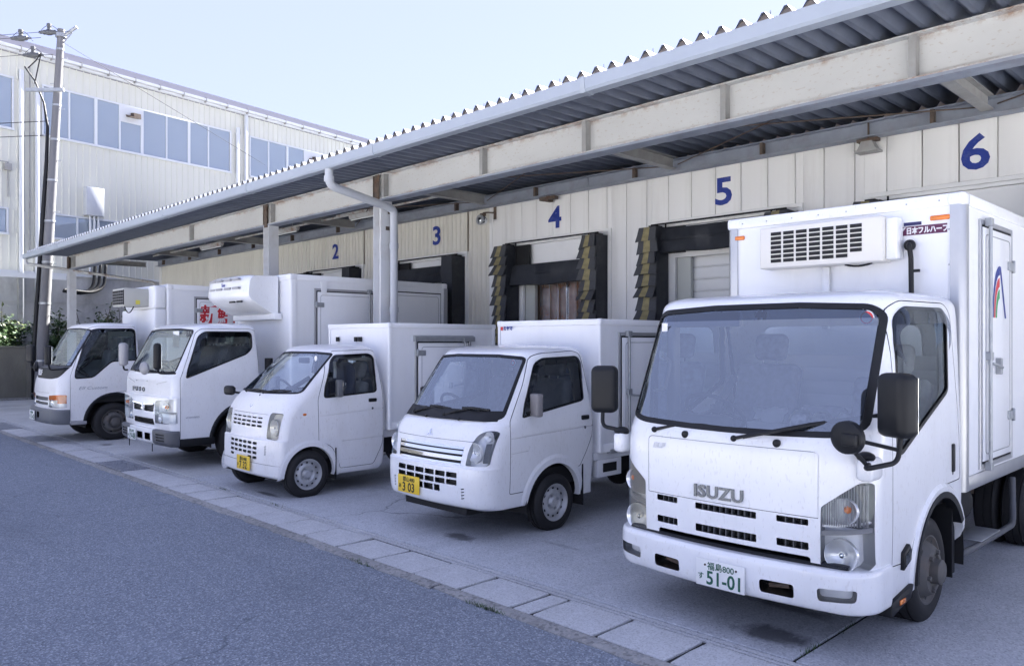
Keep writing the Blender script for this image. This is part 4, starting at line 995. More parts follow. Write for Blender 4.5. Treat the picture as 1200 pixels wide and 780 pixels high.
def seat(T, x, y, z, w=.46, m='seat', hr=True, bh=.62):
    s_ = rbox('seat', m, T, x - w / 2, x + w / 2, y - .48, y, z - .14, z, .05, 3)
    t = Matrix.Translation((x, y - .02, z - .02)) @ Matrix.Rotation(R(-13), 4, 'X')
    rbox('seat_back', m, s_, -w / 2, w / 2, -.06, .08, 0, bh, .05, 4, T=t)
    if hr: rbox('headrest', m, s_, -.13, .13, -.05, .06, bh + .03, bh + .24, .05, 4, T=t); MB().tube([t @ Vector((-.06, 0, bh - .05)), t @ Vector((-.06, 0, bh + .1))], .007, 6).tube([t @ Vector((.06, 0, bh - .05)), t @ Vector((.06, 0, bh + .1))], .007, 6).build('headrest_post', 'steel', s_)
    return s_
def steering(T, x, y, z, r=.19, tilt=55, m='grey_pl'):
    t = Matrix.Translation((x, y, z)) @ Matrix.Rotation(R(-tilt + 90), 4, 'X'); m_ = MB(); n = 28
    m_.tube([t @ Vector((r * math.cos(2 * math.pi * i / n), 0, r * math.sin(2 * math.pi * i / n))) for i in range(n)], .015, 8, closed=True)
    for a in (200, 340, 270): m_.tube([t @ Vector((0, .02, 0)), t @ Vector((r * math.cos(R(a)), 0, r * math.sin(R(a))))], .013, 6)
    m_.tube([t @ Vector((0, .04, 0)), t @ Vector((0, -.0, 0))], [.05, .04], 12); m_.tube([t @ Vector((0, 0, 0)), t @ Vector((0, .35, -.05))], .03, 8)
    return m_.build('steering_wheel', m, T, angle=60)
def dash(T, hw, y0, y1, z, m='interior', x0=None):
    pr = [(y0, z - .12), (y0 + .02, z), (y0 + (y1 - y0) * .6, z + .015), (y1 - .03, z - .03), (y1, z - .12), (y1 - .06, z - .40), (y0, z - .45)]
    return MB().prism(roundpoly(pr, .03, 3), 'x', -hw, hw).build('dashboard', m, T, angle=40)

def cargo_box(T, x0, x1, y0, y1, z0, z1, post=.05, trim='alu', rail=.07, panel='box', side=None, rivets=True, lower=.08, ptop=None):
    b = MB().box(x0 + .012, x1 - .012, y0 + .012, y1 - .012, z0 + .01, z1 - .006).build('cargo_box', panel, T, bevel=.006, seg=1)
    for (xx, yy) in ((x0, y0), (x1, y0), (x0, y1), (x1, y1)):
        sx = 1 if xx == x0 else -1; sy = 1 if yy == y0 else -1
        poly = roundpoly([(xx, yy), (xx + sx * post, yy), (xx + sx * post, yy + sy * .02), (xx + sx * .02, yy + sy * .02), (xx + sx * .02, yy + sy * post), (xx, yy + sy * post)], [post * .7, 0, 0, 0, 0, 0], 6)
        MB().prism(poly, 'z', z0 + .0, z1 - .0).build('corner_post', trim, b, angle=40)
    rt = ptop or trim
    for (a0, a1, b0, b1) in ((x0 + post * .8, x1 - post * .8, y0 + .003, y0 + .03), (x0 + post * .8, x1 - post * .8, y1 - .03, y1 - .003), (x0 + .003, x0 + .03, y0 + post * .8, y1 - post * .8), (x1 - .03, x1 - .003, y0 + post * .8, y1 - post * .8)):
        rbox('top_rail', rt, b, a0, a1, b0, b1, z1 - rail, z1 + .004, .008, 2)
        rbox('bottom_rail', trim, b, a0, a1, b0, b1, z0 - .004, z0 + lower, .006, 2)
    for (xx, yy) in ((x0, y0), (x1, y0), (x0, y1), (x1, y1)):
        sx = 1 if xx == x0 else -1; sy = 1 if yy == y0 else -1
        rbox('corner_casting', rt, b, min(xx - sx * .006, xx + sx * (post * 1.25)), max(xx - sx * .006, xx + sx * (post * 1.25)), min(yy - sy * .006, yy + sy * post * 1.25), max(yy - sy * .006, yy + sy * post * 1.25), z1 - rail * 1.05, z1 + .008, min(.025, post * .4), 3)
    if rivets:
        rv = MB(); n = int((x1 - x0) / .22)
        for i in range(n): rv.sphere((x0 + .14 + i * .22, y0 + .001, z1 - rail * .5), .007, 6, 4)
        for i in range(int((z1 - z0) / .25)): rv.sphere((x1 - post - .01, y0 + .011, z0 + .1 + i * .25), .006, 6, 4); rv.sphere((x1 - .011, y0 + post + .02, z0 + .1 + i * .25), .006, 6, 4)
        o = rv.build('rivets', trim, b); o['kind'] = 'stuff'
    return b
def side_door(B, x, y0, y1, z0, z1, m='box', frame='alu', hinge_front=True, rod=True, fw=.035, chrome='steel'):
    """door on the +x face of a box"""
    f = MB(); f.box(x - .02, x + .006, y0 - fw, y0, z0 - fw, z1 + fw); f.box(x - .02, x + .006, y1, y1 + fw, z0 - fw, z1 + fw); f.box(x - .02, x + .0055, y0, y1, z1, z1 + fw); f.box(x - .02, x + .0055, y0, y1, z0 - fw, z0)
    d = f.build('side_door_frame', frame, B, bevel=.003, seg=1)
    g_ = MB(); g_.box(x - .02, x - .004, y0, y1, z0, z1); g_.build('door_gap', 'dark', d)
    p = MB(); p.box(x - .003, x + .010, y0 + .018, y1 - .018, z0 + .018, z1 - .018); p.build('side_door_leaf', m, d, bevel=.006, seg=2)
    q = MB(); q.tube([(x + .0105, a, b) for a, b in roundpoly([(y0 + .07, z0 + .07), (y1 - .07, z0 + .07), (y1 - .07, z1 - .07), (y0 + .07, z1 - .07)], .04, 3)], .004, 4, closed=True); q.build('door_groove', 'ltgrey', d)
    yh, yr = (y0, y1) if hinge_front else (y1, y0); sg = 1 if hinge_front else -1
    for z in (z0 + (z1 - z0) * .18, z0 + (z1 - z0) * .85):
        h = MB(); h.box(x + .008, x + .022, min(yh - sg * .03, yh + sg * .13), max(yh - sg * .03, yh + sg * .13), z - .035, z + .035); h.tube([(x + .02, yh, z - .05), (x + .02, yh, z + .05)], .014, 8); h.build('hinge', chrome, d, bevel=.004, seg=1)
    if rod:
        r_ = MB(); yy = yr - sg * .10; r_.tube([(x + .035, yy, z0 - .05), (x + .035, yy, z1 + .05)], .014, 8)
        r_.build('lock_rod', chrome, d, angle=60)
        for z in (z0 - .02, z0 + .45 * (z1 - z0), z1 + .02): MB().box(x + .006, x + .05, yy - .035, yy + .035, z - .03, z + .03).build('rod_socket', chrome, d, bevel=.004, seg=1)
        k = MB()
        k.tube([(x + .05, yy, z0 + .42 * (z1 - z0)), (x + .06, yy + sg * -.22, z0 + .40 * (z1 - z0))], .012, 6); k.box(x + .008, x + .05, yy - sg * .25 - .02, yy - sg * .25 + .02, z0 + .37 * (z1 - z0), z0 + .44 * (z1 - z0))
        k.build('lock_handle', chrome, d, bevel=.004, seg=1)
    return d
def chassis(T, y0, y1, z, axle, r, tw, hw=.35, rim=.2, m='dark', style='truck', wm='rimold', tyre_w=.2, dual=False):
    c = MB(); c.box(-hw - .04, -hw + .04, y0, y1, z - .09, z + .09); c.box(hw - .04, hw + .04, y0, y1, z - .09, z + .09)
    for y in (y0 + .3, (y0 + y1) / 2, y1 - .1): c.box(-hw, hw, y - .05, y + .05, z - .06, z + .06)
    c.build('chassis_frame', m, T)
    a = MB(); a.tube([(-tw, axle, r), (tw, axle, r)], .06, 10); a.sphere((0, axle, r), .16, 12, 8); a.build('rear_axle', m, T)
    for sg in (1, -1):
        wheel(T, sg * (tw - tyre_w / 2), axle, r, tyre_w, rim, sg, style, 0, wm)
        if dual: wheel(T, sg * (tw - tyre_w * 1.6), axle, r, tyre_w, rim, sg, style, 0, wm)
        mg = MB(); mg.box(sg * tw - sg * tyre_w * .5 - tyre_w * .55, sg * tw - sg * tyre_w * .5 + tyre_w * .55, axle + r + .06, axle + r + .075, r * .5, z + .05); mg.build('mud_flap', 'black', T)
# ------------------------------------------------------------------ kei truck with chrome bar grille (right of the small pair)
M['taupe'] = mat('taupe plastic', (.21, .20, .20), .5)
def kei_four():
    T = thing('kei_truck', 'white kei box truck with chrome barred grille and yellow 303 plate beside the biggest truck', 'truck', (-5.74, 4.49, 0), group='trucks parked at the loading bays')
    segs = [[(.30, .10, .08, .70, .16, .20, 1.50), (.335, .02, .08, .715, .18, .22, 1.54), (.40, -.005, .08, .725, .2, .22, 1.56), (.56, -.012, .08, .735, .2, .23, 1.57), (.675, -.008, .08, .7375, .2, .23, 1.575)],
            [(.675, -.008, .08, .7375, .2, .23, 1.575), (.69, .012, .08, .7375, .2, .23, 1.575), (.80, .03, .085, .738, .21, .25, 1.575), (.905, .055, .09, .738, .22, .27, 1.575), (.99, .085, .10, .736, .23, .29, 1.575), (1.05, .125, .105, .733, .24, .30, 1.57), (1.085, .17, .11, .73, .24, .30, 1.565),
             (1.65, .62, .09, .672, .17, .22, 1.49), (1.698, .675, .08, .650, .17, .22, 1.475), (1.733, .77, .06, .60, .16, .2, 1.45), (1.752, .92, .04, .48, .14, .16, 1.40), (1.762, 1.06, .015, .26, .1, .1, 1.30), (1.766, 1.14, .0, .08, .04, .04, 1.22)]]
    c = Cab(T, segs, 'paint', 5); c.hw = .735
    c.windscreen(roundpoly([(-.685, 1.095), (-.35, 1.083), (0, 1.08), (.35, 1.083), (.685, 1.095), (.618, 1.655), (.3, 1.675), (-.3, 1.675), (-.618, 1.655)], [.05, 0, 0, 0, .05, .05, 0, 0, .05], 4), .022)
    door = roundpoly([(.385, .43), (.39, 1.06), (.60, 1.40), (.73, 1.66), (.86, 1.692), (1.32, 1.712), (1.41, 1.69), (1.545, 1.16), (1.545, .90), (1.44, .72), (1.34, .58), (.90, .64), (.64, .52), (.60, .43)], [.02, .05, .02, .06, .04, .04, .08, .05, .12, .05, .02, .1, .05, .02], 3)
    win = roundpoly([(.545, 1.10), (.585, 1.23), (.76, 1.60), (.86, 1.645), (1.35, 1.66), (1.405, 1.62), (1.42, 1.235), (1.38, 1.215)], [.03, .02, .05, .03, .03, .03, .03, .02], 3)
    c.arch(.985, .285, .365, .012, .085)
    for sg in (1, -1): c.door(sg, door, win, handle=(1.42, 1.055, .11, .045), visor=.075, crease=[[(.39, .925), (1.56, .965), (1.56, .975), (.39, .935)], [(.40, .79), (.62, .80), (.62, .806), (.40, .796)]])
    # lamps
    hl = roundpoly([(.51, .70), (.69, .705), (.705, .72), (.712, 1.00), (.65, 1.01), (.59, .975), (.53, .85)], [.02, .01, 0, .03, .05, .03, .03], 3)
    for p, sg in ((hl, 1), (mirr(hl), -1)):
        c.lamp(p, bowls=((sg * .575, .815, .085, 'bowl'), (sg * .655, .955, .045, 'bowl')), parts=((([(sg * .665, .73), (sg * .70, .73), (sg * .70, .90), (sg * .665, .90)] if sg > 0 else [(-.70, .73), (-.665, .73), (-.665, .90), (-.70, .90)]), 'grey_pl', -.03),))
    # grille with chrome bars
    gp = roundpoly([(-.45, .702), (.45, .702), (.47, .862), (-.47, .862)], .012, 3)
    p = c.drop(gp, 'f', FRONT); b = border(p, gp, 'f')
    G = mesh_polys('grille', [(skirt(b, .05), 'chrome', True), (shift(p, -.045), 'black', True)], T)
    for z0, z1, m_ in ((.840, .862, 'chrome'), (.796, .826, 'chrome'), (.742, .775, 'chrome'), (.702, .716, 'chrome')):
        q, _ = cut(p, [(-.455, z0), (.455, z0), (.455, z1), (-.455, z1)], 'f')
        qp = [(-.455, z0), (.455, z0), (.455, z1), (-.455, z1)]
        mesh_polys('grille_bar', [(shift(q, .002), m_, True), (skirt(border(q, qp, 'f'), .03, .002), m_, True)], G)
    # hood line, lower vents
    for row, (z0, z1, xs) in enumerate(((.588, .634, range(6)), (.522, .570, range(6)), (.448, .504, (1.9, 2.9, 3.9)))):
        for k in xs:
            x0 = -.425 + k * .146; w = .128 if not (row == 2 and k > 3.5) else .075
            c.slot(roundpoly([(x0, z0), (x0 + w, z0), (x0 + w, z1), (x0, z1)], .006, 2), depth=.035)
    for k in range(4):
        for sg in (1, -1):
            z = .405 + k * .028; c.slot([(sg * .50 - .018, z), (sg * .50 + .018, z + .008), (sg * .50 + .018, z + .017), (sg * .50 - .018, z + .010)], depth=.02)
    hp = [(-.60, .908), (.60, .908), (.60, .912), (-.60, .912)]; c.slot(hp, depth=.02)
    c.slot(roundpoly([(-.50, 1.12), (.50, 1.12), (.46, 1.55), (-.46, 1.55)], .05, 3), REAR, depth=.02, back='glass_side')
    S = c.finish()
    # three-diamond emblem
    e = MB()
    for a in (90, 210, 330):
        ca, sa = math.cos(R(a)), math.sin(R(a)); l, w = .042, .021
        e.prism([(0, 0), (ca * l * .5 - sa * w * .55, sa * l * .5 + ca * w * .55), (ca * l, sa * l), (ca * l * .5 + sa * w * .55, sa * l * .5 - ca * w * .55)], 'y', -.006, .004)
    o = e.build('emblem', 'chrome', T, loc=(0, .066, .952)); o.rotation_euler = (R(-22), 0, 0)
    plate(T, -.215, -.022, .455, 'y', '郡山480', '3 03', 'あ')
    # black cowl, wipers
    cw = MB(); N = 16; vs = []
    for i in range(N + 1):
        x = -.66 + 1.32 * i / N; y = .17 + .11 * (x / .73) ** 2 + (.06 if abs(x) > .6 else 0)
        for dy, dz in ((-.006, -.006), (.022, .028), (.058, .066), (.075, .085)): vs.append((x, y + dy - .012, 1.085 + dz + .004))
    cw.add(vs, [(i * 4 + j, i * 4 + 4 + j, i * 4 + 5 + j, i * 4 + 1 + j) for i in range(N) for j in range(3)]); cw.build('cowl', 'black', T, angle=60)
    wiper(T, (-.42, .205, 1.12), (-.12, .25, 1.175), (.08, .245, 1.17)); wiper(T, (.06, .185, 1.12), (.36, .265, 1.185), (.56, .30, 1.18))
    for x in (-.18, .30): MB().sphere((x, .155, 1.092), .014, 8, 6).build('washer_nozzle', 'black', T)
    # door mirrors
    for sg in (1, -1):
        mirror(T, (sg * .80, .66, 1.22), (.15, .07, .21), [(sg * .70, .63, 1.14), (sg * .76, .66, 1.16)], m='taupe' if sg > 0 else 'black', yaw=R(-18 * sg), rb=.02)
    # cabin
    rbox('floor', 'dark', T, -.66, .66, .35, 1.50, .42, .60, .01); dash(T, .66, .28, .62, 1.08, 'grey_pl'); steering(T, -.33, .66, 1.12)
    seat(T, -.33, 1.28, .84); seat(T, .33, 1.28, .84)
    MB().box(-.62, .62, 1.40, 1.43, .6, 1.1).build('rear_trim', 'lining', T)
    rbox('room_mirror', 'ltgrey', T, -.11, .11, .72, .76, 1.53, 1.59, .015); MB().tube([(0, .74, 1.59), (0, .72, 1.66)], .01, 6).build('mirror_stem', 'ltgrey', T)
    MB().tube(fillet([(-.63, .42, 1.25), (-.60, .47, 1.24), (-.57, .58, 1.42), (-.60, .62, 1.47)], .03), .012, 6).build('grab_handle', 'ltgrey', T)
    MB().lathe([(0, 0), (0, .032)], 'y', (.50, .655, 1.60), 16).build('round_sticker', 'label_wh', T); MB().lathe([(0, .018), (0, .027)], 'y', (.50, .651, 1.60), 16).build('sticker_ring', 'red', T)
    MB().box(.475, .525, .625, .627, 1.53, 1.555).build('small_sticker', 'label_wh', T)
    # wheels, chassis, box
    for sg in (1, -1): wheel(T, sg * .655, 1.0, .275, .145, .172, sg, 'kei', m='silver'); MB().box(sg * .655 - .09, sg * .655 + .09, 1.37, 1.382, .2, .6).build('mud_flap', 'black', T)
    chassis(T, .5, 3.3, .46, 2.90, .275, .73, rim=.172, style='kei', wm='silver', tyre_w=.145)
    ub = MB(); ub.box(-.45, .45, .12, .5, .24, .33); ub.box(-.3, .3, .5, 1.4, .25, .42); ub.build('underbody', 'dark', T)
    for sg in (1, -1): rbox('sill', 'paint', T, sg * .70 - .02, sg * .70 + .02, 1.36, 1.53, .30, .45, .01)
    B = cargo_box(T, -.76, .745, 1.64, 3.52, .68, 2.025, post=.045, trim='box', rail=.06, rivets=False)
    side_door(B, .745, 1.98, 2.92, .80, 1.86, hinge_front=False)
    rbox('sub_frame', 'paint', T, -.70, .70, 1.6, 3.45, .60, .675, .008)
    st = MB(); st.box(.62, .70, 1.66, 2.05, .42, .60); st.build('tool_bracket', 'paint', T, bevel=.01); MB().box(.701, .706, 1.74, 1.96, .47, .56).build('bracket_slot', 'black', T)
    rbox('tie_hook', 'steel', T, .70, .75, 1.80, 1.92, .655, .70, .006)
    text_obj('maker_sticker', 'ミヤマ', .05, 'bluepr', B, (-.66, 1.638, 1.93), ext=.0006, bold=.003)
    MB().box(-.70, -.665, 1.637, 1.639, 1.925, 1.965).build('sticker_mark', 'red', B)
    an = MB(); an.tube([(-.58, .66, 1.70), (-.50, .50, 2.0)], .003, 5); 
    return T
kei_four()

# ------------------------------------------------------------------ older kei truck with white slotted nose
def kei_three():
    T = thing('kei_truck', 'older white kei box truck with slotted white nose and yellow 732 plate', 'truck', (-8.78, 4.10, 0), group='trucks parked at the loading bays')
    segs = [[(.235, .16, .05, .70, .12, .08, 1.52), (.27, .10, .055, .72, .14, .09, 1.55), (.33, .085, .06, .73, .15, .09, 1.57), (.40, .08, .06, .735, .15, .09, 1.575)],
            [(.40, .092, .06, .733, .15, .09, 1.575), (.55, .092, .06, .735, .15, .095, 1.58), (.67, .098, .06, .7375, .15, .10, 1.585)],
            [(.67, .098, .06, .7375, .15, .10, 1.585), (.685, .113, .06, .7375, .15, .11, 1.585), (.84, .122, .065, .738, .16, .13, 1.59), (.965, .142, .07, .737, .17, .16, 1.59), (1.05, .175, .08, .735, .19, .20, 1.59), (1.125, .215, .09, .73, .21, .24, 1.585), (1.185, .27, .10, .725, .22, .25, 1.58),
             (1.655, .83, .08, .655, .16, .2, 1.49), (1.70, .885, .07, .63, .16, .2, 1.475), (1.732, .97, .06, .58, .15, .18, 1.45), (1.752, 1.08, .03, .46, .13, .14, 1.40), (1.763, 1.18, .01, .22, .09, .09, 1.32), (1.766, 1.23, 0, .07, .03, .03, 1.27)]]
    c = Cab(T, segs, 'paint_old', 5); c.hw = .73
    c.windscreen(roundpoly([(-.69, 1.20), (-.35, 1.19), (0, 1.187), (.35, 1.19), (.69, 1.20), (.60, 1.66), (.3, 1.675), (-.3, 1.675), (-.60, 1.66)], [.05, 0, 0, 0, .05, .04, 0, 0, .04], 4), .018)
    c.arch(.53, .275, .32, .010, .075)
    door = roundpoly([(.64, .625), (.63, 1.13), (.70, 1.32), (.83, 1.65), (.93, 1.69), (1.40, 1.705), (1.49, 1.67), (1.545, 1.15), (1.545, .56), (1.40, .30), (.93, .30), (.90, .40), (.82, .56), (.72, .615)], [.02, .06, .03, .06, .04, .05, .06, .06, .08, .04, .02, .05, .05, .02], 3)
    win = roundpoly([(.705, 1.135), (.73, 1.27), (.845, 1.57), (.92, 1.64), (1.37, 1.655), (1.44, 1.62), (1.455, 1.20), (1.42, 1.175)], [.05, .02, .05, .03, .04, .04, .04, .03], 3)
    for sg in (1, -1):
        d = c.door(sg, door, win, handle=(1.385, 1.085, .115, .045), visor=.055, crease=[[(.63, .93), (1.56, .975), (1.56, .985), (.63, .94)], [(.95, .62), (1.54, .63), (1.54, .636), (.95, .626)]])
        c.lamp(roundpoly([(sg * .65, 1.06), (sg * .69, 1.06), (sg * .69, 1.07), (sg * .65, 1.07)], .0), name='unused') if False else None
    hl = roundpoly([(.45, .69), (.665, .685), (.685, .985), (.485, .99)], [.04, .04, .03, .05], 4)
    for p, sg in ((hl, 1), (mirr(hl), -1)): c.lamp(p, lens='lens_old', bowls=((sg * .565, .82, .09, 'bowl'),), depth=.06)
    # slotted nose and bumper, recessed fields of small slots
    for z0, zs in ((.925, .016), (.880, .022), (.835, .024)):
        for k in range(6): x0 = -.40 + k * .128; c.slot(roundpoly([(x0, z0 - zs), (x0 + .098, z0 - zs), (x0 + .098, z0), (x0, z0)], .005, 2), depth=.03)
    for r_, z0 in enumerate((.640, .585, .530, .475)):
        for k in range(6):
            if r_ == 3 and k in (1, 2, 3): continue
            x0 = -.40 + k * .118; c.slot(roundpoly([(x0, z0 - .030), (x0 + .088, z0 - .030), (x0 + .088, z0), (x0, z0)], .006, 2), depth=.03)
    for k in range(4):
        z = .505 + k * .030; c.slot([(.44, z), (.475, z + .008), (.475, z + .018), (.44, z + .011)], depth=.02)
    hp = [(-.44, .962), (.44, .962), (.44, .966), (-.44, .966)]; c.slot(hp, depth=.02)
    c.slot(roundpoly([(-.50, 1.15), (.50, 1.15), (.46, 1.56), (-.46, 1.56)], .05, 3), REAR, depth=.02, back='glass_side')
    c.finish()
    for sg in (1,): o = MB().sphere((0, 0, 0), .03, 14, 8, sc=(.35, 1, .55)).build('side_marker', 'amber', T, loc=(.732, .46, .965)) 
    e = MB().tube([(0.034 * math.cos(R(a)), 0, .045 * math.sin(R(a))) for a in range(0, 360, 30)], .006, 6, closed=True); e.tube([(-.03, 0, .02), (-.012, 0, .02), (0, 0, -.012), (.012, 0, .02), (.03, 0, .02)], .006, 6); e.tube([(0, 0, -.04), (.02, 0, -.01)], .005, 5)
    o = e.build('emblem', 'chrome', T, loc=(0, .188, 1.065)); o.rotation_euler = (R(-28), 0, 0)
    MB().sphere((.06, .255, 1.165), .012, 8, 6).build('washer_nozzle', 'black', T)
    plate(T, .03, .062, .385, 'y', '郡山480', '7 32', 'い')
    wiper(T, (-.38, .30, 1.20), (-.10, .31, 1.215), (.12, .305, 1.212)); wiper(T, (.10, .28, 1.20), (.36, .335, 1.222), (.56, .385, 1.225))
    for sg in (1, -1):
        mirror(T, (sg * .79, .88, 1.25), (.15, .07, .20), [(sg * .70, .80, 1.17), (sg * .75, .86, 1.19)], m='grey_pl', yaw=R(-20 * sg), rb=.02)
    mirror(T, (-.86, .30, 1.18), (.17, .09, .12), [(-.70, .42, 1.14), (-.8, .33, 1.16)], m='black', yaw=R(10), rb=.04)
    rbox('floor', 'dark', T, -.66, .66, .6, 1.50, .42, .60, .01); dash(T, .64, .36, .72, 1.13, 'ltgrey'); steering(T, -.30, .80, 1.17)
    seat(T, -.33, 1.32, .84, bh=.5); seat(T, .33, 1.32, .84, bh=.5)
    MB().box(-.62, .62, 1.44, 1.47, .6, 1.12).build('rear_trim', 'lining', T)
    rbox('room_mirror', 'ltgrey', T, -.11, .11, .85, .89, 1.53, 1.60, .015)
    MB().lathe([(0, 0), (0, .032)], 'y', (.49, .745, 1.60), 16).build('round_sticker', 'label_wh', T)
    for sg in (1, -1): wheel(T, sg * .655, .515, .275, .145, .172, sg, 'kei', m='silver'); MB().box(sg * .655 - .09, sg * .655 + .09, .86, .872, .18, .55).build('mud_flap', 'black', T)
    chassis(T, .3, 3.2, .46, 2.85, .275, .73, rim=.172, style='kei', wm='silver', tyre_w=.145)
    MB().box(-.4, .4, .15, 1.4, .26, .42).build('underbody', 'dark', T)
    B = cargo_box(T, -.68, .745, 1.62, 3.45, .70, 2.03, post=.05, trim='box', rail=.06, rivets=False)
    side_door(B, .745, 2.06, 2.95, .82, 1.80)
    MB().prism([(.745, 1.80), (.79, 1.80), (.79, 1.86), (.745, 1.88)], 'y', 2.0, 3.02).build('door_hood', 'steel', B)
    for x in (-.42, .02, .12): MB().box(x - .03, x + .03, 1.60, 1.62, 1.80, 1.86).build('roof_lug', 'dark', B)
    MB().box(-.64, .64, 1.625, 3.4, .60, .69).build('sub_frame', 'paint_old', T)
    j = thing('jacket', 'navy work jacket hanging over the seat of the older kei truck', 'jacket', (-8.45, 5.32, 1.05))
    bm_ = MB(); N = 10; vs = []
    prof = [(.0, .10, .04), (-.02, .17, .07), (-.10, .22, .10), (-.25, .225, .11), (-.42, .23, .12), (-.55, .235, .12)]
    for (z, w, d) in prof:
        for i in range(N + 6):
            a = 2 * math.pi * i / (N + 6); vs.append((w * math.cos(a) * (1 + .04 * math.sin(5 * a + z * 20)), d * math.sin(a) * (1 + .1 * math.sin(4 * a + z * 9)), .50 + z))
    n = N + 6; bm_.add(vs, [(r_ * n + i, (r_ + 1) * n + i, (r_ + 1) * n + (i + 1) % n, r_ * n + (i + 1) % n) for r_ in range(5) for i in range(n)] + [tuple(range(n))])
    M['navy'] = mat('navy cloth', (.018, .028, .075), .85, var=.3, vscale=8)
    bm_.build('body', 'navy', j, angle=70)
    for sg in (1, -1): MB().tube([(sg * .17, -.02, .44), (sg * .24, -.05, .25), (sg * .22, -.10, .0)], [.06, .06, .05], 10).build('sleeve', 'navy', j, angle=70)
    MB().tube([(-.05, -.09, .50), (-.01, -.11, .38), (.0, -.115, .30)], .02, 6).build('lining', 'label_wh', j)
    for z in (.22, .12): MB().box(.235, .246, -.12, -.07, z, z + .03).build('badge', 'label_wh', j)
    MB().lathe([(-.02, .07), (.03, .06), (.05, .05)], 'z', (0, 0, .49), 12).build('collar', 'navy', j)
    return T
kei_three()
# ------------------------------------------------------------------ biggest truck, nearest
def isuzu():
    T = thing('box_truck', 'largest and nearest white refrigerated box truck with plate 51-01', 'truck', (-2.53, 4.24, 0), group='trucks parked at the loading bays')
    segs = [[(.30, .12, .06, .835, .20, .22, 1.76), (.45, .07, .07, .843, .20, .22, 1.78), (.60, .055, .075, .847, .20, .22, 1.79), (.80, .05, .075, .85, .20, .23, 1.79), (1.05, .05, .075, .85, .20, .24, 1.79), (1.19, .058, .075, .848, .20, .25, 1.785), (1.255, .085, .08, .846, .20, .25, 1.78),
             (1.98, .42, .08, .838, .19, .22, 1.71), (2.045, .455, .075, .829, .17, .2, 1.70), (2.09, .52, .065, .795, .16, .18, 1.68), (2.115, .64, .045, .71, .15, .16, 1.62), (2.122, .80, .02, .45, .14, .14, 1.5), (2.13, .95, .005, .2, .08, .08, 1.3), (2.131, 1.02, 0, .06, .03, .03, 1.12)]]
    c = Cab(T, segs, 'paint', 5); c.hw = .85
    c.windscreen(roundpoly([(-.805, 1.30), (-.66, 1.255), (-.3, 1.243), (0, 1.24), (.3, 1.243), (.66, 1.255), (.805, 1.30), (.80, 1.965), (.725, 2.022), (.3, 2.042), (-.3, 2.042), (-.725, 2.022), (-.80, 1.965)], [.06, .06, 0, 0, 0, .06, .06, .05, .05, 0, 0, .05, .05], 4), .034, band=1.94)
    c.arch(1.30, .34, .485, .018, .055, m='paint', flat=1.0)
    door = roundpoly([(.47, .50), (.47, 1.15), (.505, 1.98), (.62, 2.045), (1.42, 2.055), (1.52, 1.99), (1.68, 1.30), (1.70, .86), (1.30, .855), (1.02, .79), (.84, .62), (.77, .48)], [.02, .02, .08, .05, .06, .08, .05, .03, .1, .1, .05, .03], 4)
    win = roundpoly([(.535, 1.135), (.535, 1.80), (.56, 1.95), (.66, 2.01), (1.36, 2.02), (1.455, 1.95), (1.47, 1.49), (1.44, 1.455), (.63, 1.135)], [.02, .03, .06, .05, .05, .06, .03, .03, .03], 4)
    for sg in (1, -1): c.door(sg, door, win, seal=.026, handle=(1.55, 1.02, .05, .19), visor=.11)
    pn = roundpoly([(-.575, .80), (.585, .80), (.588, 1.165), (.55, 1.175), (-.55, 1.175), (-.578, 1.165)], [.004, .004, .02, .01, .01, .02], 2)
    c.panel(pn, 'f', FRONT, 'front_panel', .0035)
    hl = roundpoly([(.595, .50), (.82, .53), (.835, .56), (.835, 1.015), (.79, 1.02), (.60, .868)], [.02, .02, 0, .02, .02, .015], 3)
    for p, sg in ((hl, 1), (mirr(hl), -1)):
        mm = (lambda q: q) if sg > 0 else mirr
        c.lamp(p, lens='lens_old' if sg < 0 else 'lens', depth=.075, bowls=((sg * .695, .605, .088, 'bowl'), (sg * .715, .855, .07, 'bowl')),
               parts=((mm([(.60, .708), (.845, .74), (.845, .765), (.60, .735)]), 'ltgrey', -.006), (mm([(.60, .752), (.845, .785), (.845, .80), (.60, .765)]), 'refl', -.02),) + tuple((mm([(.605 + k * .0125, .77), (.6075 + k * .0125, .77), (.6075 + k * .0125, 1.0), (.605 + k * .0125, 1.0)]), 'ltgrey', -.004) for k in range(18)))
        q = Vector((sg * .745, .20 - .06, .86)); MB().sphere((sg * .73, .135, .865), .022, 10, 6).build('amber_bulb', mat('amber bulb', (.85, .25, .05), .3), T)
    for (x0, x1, zs) in ((-.50, -.335, ((.792, .755), (.655, .612))), (-.195, .22, ((.785, .745), (.652, .605))), (.345, .53, ((.788, .752), (.655, .612)))):
        for z1, z0 in zs: c.slot(roundpoly([(x0, z0), (x1, z0), (x1, z1), (x0, z1)], .006, 2), depth=.06, back='black')
    c.slot(roundpoly([(-.49, .49), (.54, .49), (.54, .575), (-.49, .575)], .02, 3), depth=.12, back='dark')
    c.slot(roundpoly([(-.62, 1.18), (.62, 1.18), (.60, 1.92), (-.60, 1.92)], .08, 3), REAR, depth=.02, back='glass_side')
    c.finish()
    ml = MB()
    for (x0, x1, zs) in ((-.50, -.335, ((.792, .755), (.655, .612))), (-.195, .22, ((.785, .745), (.652, .605))), (.345, .53, ((.788, .752), (.655, .612)))):
        for z1, z0 in zs:
            n = int((x1 - x0) / .04)
            for k in range(1, n): x = x0 + (x1 - x0) * k / n; y = .055 + .075 * (x / .85) ** 2; ml.box(x - .003, x + .003, y + .012, y + .05, z0, z1)
    o = ml.build('grille_mesh', 'grey_pl', T); o['kind'] = 'stuff'
    # clutter seen behind the lower opening
    cl = MB(); rr = random.Random(4)
